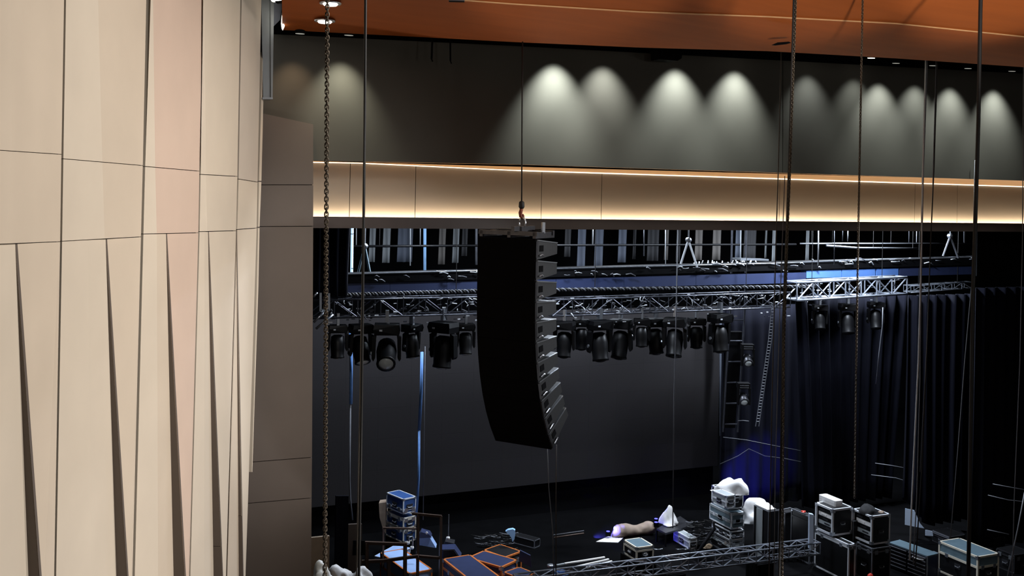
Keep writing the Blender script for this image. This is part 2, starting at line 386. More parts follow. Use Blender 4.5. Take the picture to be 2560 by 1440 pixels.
# --- grey steel column, pale wall and lit end of the ceiling at top left
YC = 17.35
col = thing('steel_column', 'grey steel box column ending above the taupe pier beside the beige wall', 'column', PY(685, 245, YC))
MB().prism([PY(652, -60, YC), PY(675, -60, YC), PY(677, 246, YC), PY(658, 246, YC)], (0, .2, 0)).build('column_body', M['greycol'], col)
MB().prism([PY(675.5, -60, YC - .02), PY(686, -60, YC - .02), PY(681.5, 246, YC - .02), PY(677.5, 246, YC - .02)], (0, .22, 0)).build('flange', M['greycol'], col)
MB().prism([PY(656, 243, YC - .03), PY(682, 243, YC - .03), PY(682, 248, YC - .03), PY(656, 248, YC - .03)], (0, .26, 0)).build('foot_plate', M['steel'], col)
struct(MB().prism([PY(640, -80, 17.6), PY(722, -80, 17.6), PY(700, 50, 17.6), PY(684, 66, 17.6), PY(640, 66, 17.6)], (0, .04, 0)).build('wall_side', mat('blue_grey_paint', (150, 156, 172), 0.6)))
ep = thing('end_light', 'curved white lamp at the left end of the wooden ceiling', 'lamp', PD(704, 48, 16.9))
MB().prism([PD(x, y, 16.9) for x, y in ((712, 18), (713, 44), (708, 66), (703.5, 75), (701, 58), (702.5, 38), (706, 24))], FWD * .08).build('diffuser', M['lampglow'], ep)
MB().prism([PD(x, y, 16.85) for x, y in ((700, 56), (701.5, 37), (705.5, 22), (706.5, 24), (703, 38), (701.3, 58), (703.4, 75.5), (702, 76))], FWD * .1).build('frame', M['black'], ep)
tl = thing('bracket_lamp', 'bright white lamp on a dark bracket cut by the top edge', 'lamp', PD(690, 0, 16.5))
MB().prism([PD(x, y, 16.5) for x, y in ((678, -14), (700, -14), (700, 1), (690, 3), (678, 2))], FWD * .1).build('diffuser', M['lampglow'], tl)
MB().prism([PD(x, y, 16.45) for x, y in ((686, 3), (708, 1), (708, 6), (690, 7))], FWD * .12).build('bracket', M['black'], tl)

# two recessed downlights in the lip
def lip_at(px, py):                              # point on the lip surface along this pixel
    best = None
    for k in range(201):
        z = 12.6 + 0.35 * k / 200; p = PZ(px, py, z); d = (p - E[1]).length
        i = 1 if px < 1000 else 2
        kk = (px - ed[i][0]) / (ed[i + 1][0] - ed[i][0])
        ye = ed[i][1] + (ed[i + 1][1] - ed[i][1]) * kk; yf = fo[i][1] + (fo[i + 1][1] - fo[i][1]) * kk
        want = 12.6 + 0.35 * (ye - py) / (ye - yf)
        if best is None or abs(want - z) < best[0]: best = (abs(want - z), p)
    return best[1]
for (px, py), lab in (((826, 9), 'round recessed downlight in the wooden ceiling nearest the top edge'), ((812, 53), 'round recessed downlight in the wooden ceiling close above the dark slot')):
    p = lip_at(px, py); t = thing('recessed_downlight', lab, 'downlight', p, 0, 'downlights in the wooden ceiling')
    dn = Vector((0, 0, -1))
    MB().lathe([(.12, -.01), (.17, -.01), (.165, .008), (.12, .008)], p, dn, 20).build('ring', M['alu'], t, smooth=False)
    MB().lathe([(.001, .004), (.12, .004), (.10, .03), (.001, .035)], p + Vector((.0, 0, 0)), dn, 18).build('lens', M['lampglow'], t)

# spotlights in the slot washing the header
spots = [(872, 88, 1, 42, (1, .98, .80)), (750, 84, 0, 11, (1, .7, .45)), (1417, 101, 1, 150, (.92, 1, .96)), (1542, 107, 0, 75, (.95, 1, .96)), (1726, 116, 1, 130, (.92, 1, .97)), (1876, 123, 2, 120, (.92, 1, .97)),
         (2060, 134, 2, 26, (.92, 1, 1)), (2178, 145, 2, 20, (.92, 1, .97)), (2240, 158, 1, 75, (.92, 1, .97)), (2332, 164, 1, 45, (.92, 1, .97)), (2420, 171, 0, 70, (.92, 1, .97)), (2530, 178, 1, 85, (.92, 1, .97))]
spots.sort()
for i, (px, py, st, pw, colr) in enumerate(spots):
    p = PY(px, py, YH - 0.5)
    t = thing('slot_spotlight', 'small %s spotlight in the dark slot above the header, %s from the left' % (('dim', 'half-hidden', 'brightly glowing')[st], ORD[i]), 'spotlight', p + Vector((0, 0, 0)), 0, 'spotlights in the header slot')
    dn = Vector((0, 0.06, -1))
    MB().lathe([(.07, -.22), (.085, -.2), (.085, 0), (.07, 0)], p, dn, 14).build('can', M['black'], t, smooth=False)
    MB().lathe([(.001, -.004), (.075, -.004), (.075, .006), (.001, .006)], p, dn, 14).build('lens', (M['lampdim'], M['lampdim'], M['lampglow'])[st], t)
    MB().bar(p + Vector((0, 0, .2)), p + Vector((0, 0, .9)), .02).build('stem', M['black'], t)
    lamp('SPOT', 'slot_spot_lamp', p + Vector((0, 0, -0.03)), pw * 5.4, colr, 0.06, p + Vector((0, 0.30, -1)), 76, 1.0)

# small dark fittings hanging at the top of the header
for (x0, y0, x1, y1, wd0), lab in (((1083, 96, 1079, 147, 7), 'short black strap hanging from the header slot'), ((1122, 104, 1126, 152, 5), 'frayed dark cord hanging right of the black strap')):
    t = thing('hanging_strap', lab, 'strap', PY(x0, y0, 17.3), 0, 'straps hanging from the header slot')
    a, b = PY(x0, y0 - 6, 17.3), PY(x1, y1, 17.3)
    MB().bar(a + Vector((0, 0, .9)), b, wd0 * .0072, .02).build('band', M['black'], t)
    MB().bar(b, b + Vector((.02, 0, -.05)), wd0 * .004, .015).build('tail', M['black'], t)
pb = thing('wall_projector', 'dark box fitting hanging below the slot between the bright scallops', 'fitting', PY(1675, 150, 17.3))
MB().prism([PY(1646, 120, 17.2), PY(1708, 122, 17.2), PY(1704, 146, 17.2), PY(1694, 152, 17.2), PY(1648, 148, 17.2)], (0, .3, 0)).build('housing', M['black'], pb)
MB().bar(PY(1676, 122, 17.35), PY(1676, 122, 17.35) + Vector((0, 0, .7)), .06).build('mount', M['black'], pb)
cp = thing('ceiling_clip', 'small black clip on the wooden ceiling beside the right-hand chain', 'clip', PD(1955, 108, 17.6))
MB().prism([PD(x, y, 17.6) for x, y in ((1930, 112), (1944, 106), (1972, 104), (1978, 107), (1966, 110), (1940, 113))], FWD * .05).build('arm', M['black'], cp)
cq = thing('ceiling_grille', 'blue-grey ceiling grille cut by the top edge', 'grille', PD(1141, 1, 15.9))
MB().prism([PD(x, y, 15.9) for x, y in ((1120, -14), (1162, -12), (1161, 3), (1122, 2))], FWD * .05).build('plate', M['greycol'], cq)
MB().prism([PD(x, y, 15.88) for x, y in ((1122, 2), (1161, 3), (1161, 4.4), (1122, 3.6))], FWD * .06).build('rim', M['black'], cq)

# ================================================================== STAGE HOUSE
struct(MB().box((21, 38.5, 6), (54, 0.2, 14)).build('wall_back', M['black']))
struct(MB().box((47.5, 28, 6), (0.2, 21, 14)).build('wall_right', M['black']))

struct(MB().box((21, 28.5, 11.05), (54, 20, 0.2)).build('ceiling_stage', M['black']))
# --- LED screen built of tiles in rows
YS = 29.0
sx0, sx1 = PY(600, 1000, YS).x, PY(1797, 1000, YS).x
zb, zt = 1.0, 6.35
scr = thing('led_screen', 'wide dark grey LED video wall standing switched off behind the stage rigging', 'screen', ((sx0 + sx1) / 2, YS + .1, zb))
MB().box(((sx0 + sx1) / 2, YS + .13, (zb + zt) / 2), (sx1 - sx0 - .02, .12, zt - zb - .02)).build('back_frame', M['black'], scr)
nx, nz = 16, 6
tw, th = (sx1 - sx0) / nx, (zt - zb) / nz
tile = None
for i in range(nx):
    for k in range(nz):
        loc = Vector((sx0 + tw * (i + .5) - scr.location.x, -.07, zb + th * (k + .5) - scr.location.z))
        if tile is None:
            tile = MB().box((0, 0, 0), (tw - .0015, .06, th - .0015)).build('tile', M['screen'], scr, local=True); tile.location = loc
        else:
            inst(tile, scr, loc)
MB().box(((sx0 + sx1) / 2, YS + .5, .5), (sx1 - sx0, .5, 1.0)).build('base', M['black'], scr)

# --- black drapes: corrugated cloth
def drape(name, label, cat, px0, px1, Y, z0, z1, m, folds=9, amp=.12, group=None, taper=0.0, hem=None, kind=None):
    a, b = PY(px0, 900, Y).x, PY(px1, 900, Y).x
    n = folds * 8; nzs = 10; mid = (a + b) / 2; mb = MB(); rnd = random.Random(int(px0 * 7 + Y))
    ph = [rnd.uniform(.7, 1.3) for _ in range(folds + 1)]
    vs = []
    for k in range(nzs + 1):
        v = k / nzs
        for i in range(n + 1):
            u = i / n; fi = u * folds
            x = a + (b - a) * u; x = mid + (x - mid) * (1 - taper * (1 - v))
            y = Y + amp * ph[int(fi)] * math.sin(2 * math.pi * fi) * (0.7 + 0.5 * (1 - v))
            lo = z0 + (hem(u) if hem else 0)
            vs.append(Vector((x + .03 * math.sin(3 * v + 5 * u), y, lo + (z1 - lo) * v)))
    w = n + 1; N = len(vs)
    fs = [(k * w + i, k * w + i + 1, (k + 1) * w + i + 1, (k + 1) * w + i) for k in range(nzs) for i in range(n)]
    bk = [p + Vector((0, .015, 0)) for p in vs]
    fb = [tuple(j + N for j in reversed(f)) for f in fs]
    rim = [i for i in range(w)] + [k * w + n for k in range(1, nzs + 1)] + [nzs * w + i for i in range(n - 1, -1, -1)] + [k * w for k in range(nzs - 1, 0, -1)]
    fr = [(rim[i], rim[(i + 1) % len(rim)], rim[(i + 1) % len(rim)] + N, rim[i] + N) for i in range(len(rim))]
    mb.add(vs + bk, fs + fb + fr)
    o = mb.build(name, m, smooth=True)
    return tag(o, label, cat, group)
G_D = 'black stage drapes'
drape('stage_drape', 'black drape behind the left end of the screen beside the pier', 'curtain', 770, 868, 24.0, zat(800, 735, 25), 10.95, M['velvet'], 4, .05, G_D)
drape('stage_drape', 'black backdrop drape between the screen and the right-hand wing drapes', 'curtain', 1803, 2100, 27.6, 0, 6.5, M['velvet'], 9, .06, G_D)
drape('stage_drape', 'broad dark blue-black wing drape right of the hanging light ladder', 'curtain', 1985, 2262, 26.2, .25, 6.95, M['velvet'], 10, .14, G_D, .22)
drape('stage_drape', 'black wing drape with swept-up hem behind the long flight case', 'curtain', 2268, 2432, 23.3, .35, 7.2, M['velvet'], 7, .12, G_D, 0, lambda u: 1.6 * max(0, .35 - u) ** 1.2 * 2)
drape('stage_drape', 'black wing drape at the right edge under the black masking panel', 'curtain', 2436, 2640, 21.3, .3, 7.6, M['velvet'], 8, .08, G_D)
drape('stage_drape', 'black floor-length drape hanging under the video wall', 'curtain', 700, 1790, 30.2, 0, 1.2, M['velvet'], 24, .06, G_D)
tag(MB().prism([Vector((PY(2442, 572, 21).x, 21, 10.96)), Vector((PY(2556, 572, 21).x, 21, 10.96)), PY(2556, 690, 21), PY(2442, 690, 21)], (0, .08, 0)).build('masking_panel', M['black']), 'square black masking panel hung under the ledge at the right', 'panel')

# --- hanging cloths and tubes under the header
def cloth(i, px0, px1, yb, m, desc):
    Y = 31.0
    z0 = PY((px0 + px1) / 2, yb, Y).z
    drape('hanging_cloth', desc, 'cloth', px0, px1, Y, z0, 10.95, m, max(1, round((px1 - px0) / 16)), .03, 'cloths hanging in the fly loft')
CL = [(916, 934, 655, 'fabgrey', 'pale grey cloth hanging just right of the thick brown cable'), (950, 971, 657, 'fabgrey', 'pale grey cloth second along from the thick brown cable'),
      (987, 1027, 655, 'fabslate', 'wide slate grey folded cloth left of the line array'), (1090, 1109, 661, 'fabtaupe', 'taupe grey cloth hanging near the left of the line array'),
      (1125, 1143, 657, 'fabgrey', 'grey cloth with slanted hem next left of the line array'), (1148, 1164, 640, 'fabdark', 'narrow charcoal cloth hard by the line array left side'),
      (1405, 1422, 642, 'fabdark', 'charcoal cloth hanging first to the right of the line array'), (1437, 1459, 682, 'fabslate', 'long slate cloth reaching down to the cable tray right of the array'),
      (1480, 1503, 672, 'fabslate', 'slate cloth tapering to a point right of the array'), (1539, 1561, 656, 'fabslate', 'bluish slate cloth with rounded hem mid-stage'),
      (1576, 1585, 648, 'fabdark', 'very narrow charcoal cloth mid-stage'), (1612, 1642, 652, 'fabdark', 'wide charcoal cloth left of the white lifting sling'),
      (1655, 1666, 650, 'fabtaupe', 'narrow taupe cloth left of the white lifting sling'), (1684, 1696, 655, 'fabdark', 'narrow charcoal cloth just left of the white lifting sling'),
      (1731, 1751, 650, 'fabtaupe', 'taupe cloth just right of the white lifting sling'), (1775, 1797, 650, 'fabtaupe', 'taupe cloth second right of the white lifting sling'),
      (1832, 1848, 650, 'fabslate', 'slate cloth left of the bright loft pipes'), (1853, 1885, 650, 'fabdark', 'broad charcoal cloth left of the right-hand chain'),
      (1906, 1912, 645, 'fabgrey', 'thin pale cloth strip left of the right-hand chain'), (1924, 1934, 662, 'fabgrey', 'pale cloth strip at the right-hand chain'),
      (2008, 2018, 655, 'fabgrey', 'pale cloth strip right of the right-hand chain')]
for i, (a, b, yb, m, d) in enumerate(CL): cloth(i, a, b, yb, M[m], d)

def hang(name, label, cat, pts, t, r, m, group=None, n=6, up=None):
    P_ = [PD(x, y, t) for x, y in pts]
    if up: P_ = [Vector((P_[0].x, P_[0].y, up))] + P_
    o = MB().tube(P_, r, n).build(name, m, smooth=True)
    return tag(o, label, cat, group)
# lit vertical tubes
tb = thing('light_tube', 'tall ice-blue glowing tube standing beside the black drape at the left', 'light tube', PY(880, 690, 25.5))
MB().tube([Vector((PY(880, 560, 25.5).x, 25.5, 10.96)), PY(880, 612, 25.5), PY(879, 690, 25.5)], .035, 8).build('tube', M['tubeblue'], tb)
for yy in (584, 670): MB().tube([PY(880, yy, 25.5), PY(880, yy + 1.5, 25.5)], .042, 8).build('clip', M['black'], tb)
G_R = 'thin riser pipes in the fly loft'
for px, yb, r, mm, d in ((891, 614, .016, 'cablewhite', 'short white riser pipe beside the glowing ice-blue tube'), (1026, 664, .02, 'cablewhite', 'white drop rope with a knotted end left of the array'),
                     (1051, 612, .016, 'cablewhite', 'short white pipe left of the blue-lit drop'), (1062, 690, .05, 'fabblue', 'blue-lit vertical tube left of the array'),  # blue light on the tall tube is put into its pale colour
                     (1191, 662, .035, 'cablegrey', 'grey vertical pipe touching the left edge of the array'), (1482, 612, .018, 'cablewhite', 'white pipe in front of the tapering slate cloth'),
                     (1610, 640, .018, 'cablegrey', 'grey drop rope mid-stage'), (1664, 668, .014, 'cablewhite', 'thin white rope beside the narrow taupe cloth'),
                     (1852, 654, .014, 'cablewhite', 'thin white rope between slate and charcoal cloths'), (2046, 664, .02, 'cablewhite', 'white vertical rope left of the bright loft pipes'),
                     (2086, 662, .012, 'cablegrey', 'thin grey rope crossing the lower loft pipe'), (2107, 604, .012, 'cablegrey', 'short grey rope above the loft pipes'), (2120, 604, .016, 'cablewhite', 'short white rope above the loft pipes'),
                     (2273, 606, .012, 'cablegrey', 'short grey rope above the right end of the loft pipes'), (2292, 606, .012, 'cablewhite', 'short pale rope above the right end of the loft pipes'), (2410, 606, .01, 'cablegrey', 'faint rope beside the right-hand sling')):
    hang('drop_rope', d, 'rope', [(px, 560), (px - .5, yb)], 31.0 if px < 2000 else 29.5, r, M[mm], G_R, 6, 10.95)
# battens
def pipe(name, label, pts, Y, r, m, cat='pipe', group=None):
    P_ = [PY(x, y, Y) for x, y in pts]
    g = thing(name, label, cat, P_[0], 0, group)
    MB().tube(P_, r, 8).build('tube', m, g, smooth=True)
    for k in (.06, .5, .94):
        q = P_[0] + (P_[-1] - P_[0]) * k
        MB().tube([q, Vector((q.x, q.y, 10.96))], .008, 5).build('hanger', M['cable'], g)
    return g
pipe('batten_pipe', 'long black batten pipe crossing in front of the hanging cloths', [(868, 616), (1200, 614), (1990, 611)], 28.0, .035, M['blackgloss'])
pipe('loft_pipe', 'upper bright aluminium loft pipe right of the chain', [(2000, 609), (2435, 609)], 26.5, .026, M['alu'])
pipe('loft_pipe', 'lower bright aluminium loft pipe sloping below the upper one', [(2066, 614), (2140, 620), (2295, 622)], 26.0, .036, M['alu'])
# lifting slings
def sling(label, top, l, r_, t, m, ybeam):
    s = thing('lifting_sling', label, 'sling', PD(top[0], top[1], t))
    MB().tube([PD(top[0], top[1], t), PD(l[0], l[1], t)], .03, 6).build('strap', m, s)
    MB().tube([PD(top[0], top[1], t), PD(r_[0], r_[1], t)], .03, 6).build('strap', m, s)
    MB().lathe([(.02, -.08), (.07, -.05), (.07, .05), (.02, .08)], PD(top[0], top[1], t), (0, 1, 0), 10).build('shackle', M['steel'], s)
    MB().tube([Vector((PD(top[0] + 1, 556, t).x, PD(top[0] + 1, 556, t).y, 10.95)), PD(top[0], top[1] - 4, t)], .02, 6).build('hook_rod', M['steel'], s)
sling('pale white lifting sling forming an inverted V over the beam mid-stage', (1721, 600), (1702, 660), (1743, 668), 28.2, M['cablewhite'], 665)
sling('grey lifting sling forming an inverted V near the black masking panel', (2376, 590), (2358, 640), (2396, 645), 28.5, M['cablegrey'], 645)
sling('dark grey lifting sling behind the thick brown cable', (912, 615), (893, 692), (927, 692), 26.0, M['caseteal'], 690)

# --- blue flying beam with cable tray, loom, truss
YB_ = 24.5
def beam_y(px): return 722 - (px - 870) * 0.0245          # centre line of the blue beam
def beamseg(label, x0, x1, m, h0=13.0, dy=0.0):
    p = [PY(x0, beam_y(x0) - h0 + dy, YB_), PY(x1, beam_y(x1) - h0 + dy, YB_), PY(x1, beam_y(x1) + h0 + dy, YB_), PY(x0, beam_y(x0) + h0 + dy, YB_)]
    return p
bm_ = thing('flying_beam', 'long dark blue-lit boxed beam hung across the stage above the lighting truss', 'beam', PY(1500, 706, YB_))
cuts = [868, 975, 1117, 1215, 1390, 1560, 1740, 1935, 2015]
for i, (a, b) in enumerate(zip(cuts, cuts[1:])):
    MB().prism(beamseg('', a + .4, b - .4, None), (0, .25, 0)).build('segment', M['beambluelit'], bm_)
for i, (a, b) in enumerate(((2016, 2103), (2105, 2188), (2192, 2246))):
    MB().prism(beamseg('', a, b, None, 9.5, -8), (0, .25, 0)).build('segment', M['beambrightlit'], bm_)
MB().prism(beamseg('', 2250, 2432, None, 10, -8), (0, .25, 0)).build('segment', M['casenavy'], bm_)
ct = thing('cable_tray', 'black cable tray full of white cable ends lying on the blue beam', 'tray', PY(1500, 690, YB_))
def tray_y(px): return beam_y(px) - 26 - (6 if px > 2000 else 0)
MB().prism([PY(868, tray_y(868) - 10, YB_ - .05), PY(2434, tray_y(2434) - 8, YB_ - .05), PY(2434, tray_y(2434) + 10, YB_ - .05), PY(868, tray_y(868) + 12, YB_ - .05)], (0, .6, 0)).build('tray', M['black'], ct)
MB().tube([PY(x, tray_y(x) - 12, YB_ - .1) for x in (868, 1190, 1390, 1600, 1950, 2434)], .010, 6).build('edge_tube', M['alu'], ct)
MB().tube([PY(x, tray_y(x) - 8, YB_ + .3) for x in (2000, 2200, 2434)], .035, 6).build('edge_tube', M['alu'], ct)
rnd = random.Random(3)
for k in range(70):
    px = rnd.uniform(900, 2430)
    if 1200 < px < 1385: continue
    y = tray_y(px) + rnd.uniform(-14, 8); L = rnd.uniform(5, 26)
    pts = [PY(px, y, YB_ - .12), PY(px + L * .5, y + rnd.uniform(-3, 1.5), YB_ - .14), PY(px + L, y + rnd.uniform(-1, 6), YB_ - .12)]
    MB().tube(pts, rnd.uniform(.006, .018), 5).build('cable_end', M['cablewhite'] if rnd.random() < .6 else M['cablegrey'], ct, smooth=True)
# heap of bright steel pieces right of the white sling
hp = thing('rigging_heap', 'heap of bright rigging steel lying on the beam right of the white sling', 'rigging', PY(1800, 655, YB_))
for k in range(38):
    px = rnd.uniform(1735, 1900); y0 = 667 - (px - 1735) * .01
    MB().bar(PY(px, y0, YB_ + .35), PY(px + rnd.uniform(-5, 5), y0 - rnd.uniform(5, 16), YB_ + rnd.uniform(.2, .5)), .025).build('steel_piece', M['trimwhite'], hp)
MB().prism([PY(1852, 646, YB_ + .5), PY(1922, 648, YB_ + .5), PY(1922, 652, YB_ + .5), PY(1852, 651, YB_ + .5)], (0, .4, 0)).build('plate', M['alu'], hp)
# twisted loom under the beam
loom = thing('cable_loom', 'twisted black cable loom strung under the blue beam', 'cable', PY(1500, 735, YB_))
def loom_y(px): return (737 - (px - 870) * .03) if px < 1200 else 727 - (px - 1200) * .0135
for s_ in (0, 1):
    pts = []
    for k in range(0, 760):
        px = 835 + k * 1.6
        if px > 2050: break
        p = PY(px, loom_y(px), YB_ - .25); a_ = k * .62 + s_ * math.pi
        pts.append(p + Vector((0, math.cos(a_) * .03, math.sin(a_) * .03)))
    MB().tube(pts, .026, 5).build('strand', M['cable'] if s_ else M['cablegrey'], loom, smooth=True)

# box truss
def truss(name, label, p0, p1, wdt, hgt, bay, rad, m, cat='truss', hangers=True):
    p0, p1 = Vector(p0), Vector(p1); d = (p1 - p0); L = d.length; d.normalize()
    side = d.cross(UPV).normalized(); up = side.cross(d).normalized()
    t = thing(name, label, cat, p0)
    cs = [side * (sx * wdt / 2) + up * (sz * hgt / 2) for sx in (-1, 1) for sz in (-1, 1)]
    for c in cs: MB().tube([p0 + c, p1 + c], rad, 6).build('chord', m, t, smooth=True)
    n = max(1, int(L / bay)); b = L / n
    faces = [(0, 1), (2, 3), (0, 2), (1, 3)]
    for fi, (i, j) in enumerate(faces):
        protos = []
        for k in range(n):
            A, Bc = (cs[i], cs[j]) if k % 2 == 0 else (cs[j], cs[i])
            if len(protos) < 2:
                o = MB().tube([A, d * b + Bc], rad * .62, 5).build('brace', m, t, local=True); protos.append(o)
            else: o = inst(protos[k % 2], t)
            o.location = d * (b * k)
        pr = None
        for k in range(n + 1):
            if pr is None: pr = o = MB().tube([cs[i], cs[j]], rad * .62, 5).build('strut', m, t, local=True)
            else: o = inst(pr, t)
            o.location = d * (b * k)
    for k in ((.18, .82) if hangers else ()):
        q = p0 + d * (L * k) + up * (hgt / 2)
        MB().tube([q, Vector((q.x, q.y, 10.96))], .01, 5).build('hanger', M['cable'], t)
    return t
TR = []
M['trussm'] = mat('truss_aluminium', (165, 171, 182), 0.35, 0.65, 0.15, 10)
M['trussd'] = mat('truss_black', (74, 76, 84), 0.38, 0.6, 0.2, 10)
TR.append(truss('lighting_truss', 'dull black box truss carrying moving lights left of the array', PY(770, 771, YB_ - .2), PY(1215, 760, YB_ - .2), .5, .42, .55, .024, M['trussd']))
TR.append(truss('lighting_truss', 'dull black box truss carrying moving lights right of the array', PY(1370, 768, YB_ - .2), PY(1962, 747, YB_ - .2), .5, .42, .55, .024, M['trussd']))
TR.append(truss('lighting_truss', 'bright aluminium box truss gleaming at the right of the stage', PY(1978, 727, YB_ - .5), PY(2252, 712, YB_ - .5), .5, .5, .55, .035, M['trussm']))
TR.append(truss('lighting_truss', 'far slim aluminium truss between the gleaming truss and black masking', PY(2268, 722, YB_), PY(2420, 712, YB_), .3, .2, .4, .018, M['trussm']))
# hoist bracket at far left, diagonal tubes
hb = thing('hoist_bracket', 'bright U-shaped hoist bracket at the left end of the truss', 'bracket', PY(812, 770, 23.9))
for a, b in (((801, 732), (801, 778)), ((822, 733), (822, 776)), ((801, 777), (822, 776))):
    MB().bar(PY(a[0], a[1], 23.9), PY(b[0], b[1], 23.9), .05).build('bar', M['alu'], hb)
for (a, b), d in ((((784, 806), (812, 778)), 'upper slanting bright tube below the hoist bracket'), (((790, 822), (833, 786)), 'lower slanting bright tube below the hoist bracket'), (((783, 742), (793, 731)), 'stubby bright tube beside the pier above the truss')):
    tag(MB().tube([PY(a[0], a[1], 23.8), PY(b[0], b[1], 23.8)], .03, 6).build('brace_tube', M['alu'], smooth=True), d, 'tube')
# clamps and plugs on the trusses
for k in range(170):
    which = rnd.choice((0, 0, 1, 1, 2))
    px = rnd.uniform(*((800, 1195), (1392, 1985), (1990, 2250))[which]); tr_ = TR[which]
    base = (771 - (px - 770) * .0247, 768 - (px - 1370) * .0355, 727 - (px - 1975) * .0536)[which]
    y = base + rnd.uniform(-20, 44); L = rnd.uniform(3, 11)
    MB().box(PY(px, y, YB_ - rnd.uniform(.25, .5)), (L * .011, .03, rnd.uniform(.012, .04)), None).build('clamp', M['trimwhite'] if rnd.random() < .5 else M['trussd'], tr_)

for k in range(110):                             # loose cable loops and steel wires on the trusses
    which = rnd.choice((0, 0, 1, 1, 1, 2))
    px = rnd.uniform(*((800, 1190), (1395, 1960), (1995, 2245))[which])
    base = (771 - (px - 770) * .0247, 768 - (px - 1370) * .0355, 727 - (px - 1975) * .0536)[which]
    y = base + rnd.uniform(-18, 20); a_ = rnd.uniform(-1.5, 1.5); L = rnd.uniform(5, 16); Y_ = YB_ - rnd.uniform(.46, .62)
    MB().tube([PY(px, y, Y_), PY(px + L * .5 * math.cos(a_) + rnd.uniform(-3, 3), y + L * .5 * math.sin(a_), Y_), PY(px + L * math.cos(a_), y + L * math.sin(a_), Y_)], rnd.uniform(.007, .016), 5).build('loose_wire', M['cablewhite'] if rnd.random() < .45 else M['cablegrey'], TR[which], smooth=True)
# --- moving lights
def moving_light(label, px, py, Y, s, yaw, tilt, m, lensm, group, kind='head'):
    p = PY(px, py, Y); g = thing('moving_light', label, 'stage light', p, yaw, group)
    b = lambda: MB()
    b().box((0, 0, .02), (.06 * s, .12 * s, .28)).build('clamp', M['alu'], g, local=True)
    b().prism([(-.21 * s, -.16 * s, -.12 * s), (.21 * s, -.16 * s, -.12 * s), (.23 * s, -.18 * s, -.2 * s), (.21 * s, -.16 * s, -.3 * s), (-.21 * s, -.16 * s, -.3 * s), (-.23 * s, -.18 * s, -.2 * s)], (0, .32 * s, 0)).build('base', m, g, local=True)
    for sx in (-1, 1):
        b().prism([(sx * .17 * s, -.07 * s, -.3 * s), (sx * .25 * s, -.07 * s, -.34 * s), (sx * .25 * s, -.05 * s, -.72 * s), (sx * .22 * s, -.05 * s, -.76 * s), (sx * .19 * s, -.05 * s, -.7 * s), (sx * .18 * s, -.07 * s, -.38 * s)], (0, .13 * s, 0)).build('yoke_arm', m, g, local=True)
    d = Vector((0, -math.sin(tilt), -math.cos(tilt))); o = Vector((0, 0, -.62 * s))
    hd = b().lathe([(.09 * s, -.26 * s), (.155 * s, -.22 * s), (.175 * s, -.05 * s), (.165 * s, .1 * s), (.155 * s, .24 * s), (.165 * s, .27 * s), (.165 * s, .30 * s), (.13 * s, .30 * s)], o, d, 16).build('head', m, g, local=True, smooth=True)
    b().lathe([(.001, .335 * s), (.07 * s, .325 * s), (.125 * s, .30 * s), (.125 * s, .28 * s), (.001, .28 * s)], o, d, 16).build('lens', lensm, hd, local=True, smooth=True)
    b().tube([(-.21 * s, -.02 * s, -.62 * s), (-.27 * s, -.02 * s, -.62 * s)], .035 * s, 8).build('pan_knob', M['alu'], g, local=True)
    b().box((-.1 * s, -.175 * s, -.215 * s), (.05 * s, .012 * s, .03 * s)).build('display', M['trimwhite'], g, local=True)
    return g
GL = 'moving lights under the left truss'; GR = 'moving lights under the right truss'
fy = -YAW
for px, py, s, yw, tl, d in ((845, 800, .9, .3, .1, 'black moving light half behind the left chain under the truss'), (903, 796, 1.1, .5, .5, 'black moving light just left of the thick brown cable'),
                    (968, 792, 1.3, .1, 1.05, 'black moving light turned so its round glass lens shows'), (1030, 798, .95, .9, .2, 'smaller black moving light hanging straight down'),
                    (1110, 788, 1.3, -.5, .15, 'largest black moving light with its lens pointing down'), (1165, 797, .9, .2, .2, 'black moving light close left of the array')):
    moving_light(d, px, py, YB_ - .4 + .4 * (px in (903, 1030, 1165)), s * 1.08, fy + yw, tl, M['blackgloss'], M['lens'], GL)
for i, (px, py, s, yw, tl) in enumerate(((1412, 790, 1.05, -.3, .2), (1455, 788, .9, .2, .1), (1500, 786, 1.2, .4, .25), (1552, 784, 1.2, -.4, .3), (1605, 786, .85, 0, .1), (1640, 783, 1.1, .3, .25), (1688, 780, 1.2, -.3, .35), (1742, 784, .95, .1, .1), (1800, 770, 1.2, .5, .2))):
    moving_light('black moving light under the right truss, %s from the array' % ORD[i], px, py, YB_ - .42 + .5 * (i % 2), s * 1.1, fy + yw, tl, M['blackgloss'], M['blackgloss'], GR)
for i, (px, py, s) in enumerate(((2050, 752, .9), (2120, 748, 1.1), (2190, 745, 1.0))):
    moving_light('black moving light under the gleaming right truss, %s from the chain' % ORD[i], px, py, YB_ - .5, s, fy, .3, M['blackgloss'], M['blackgloss'], 'moving lights under the gleaming truss')

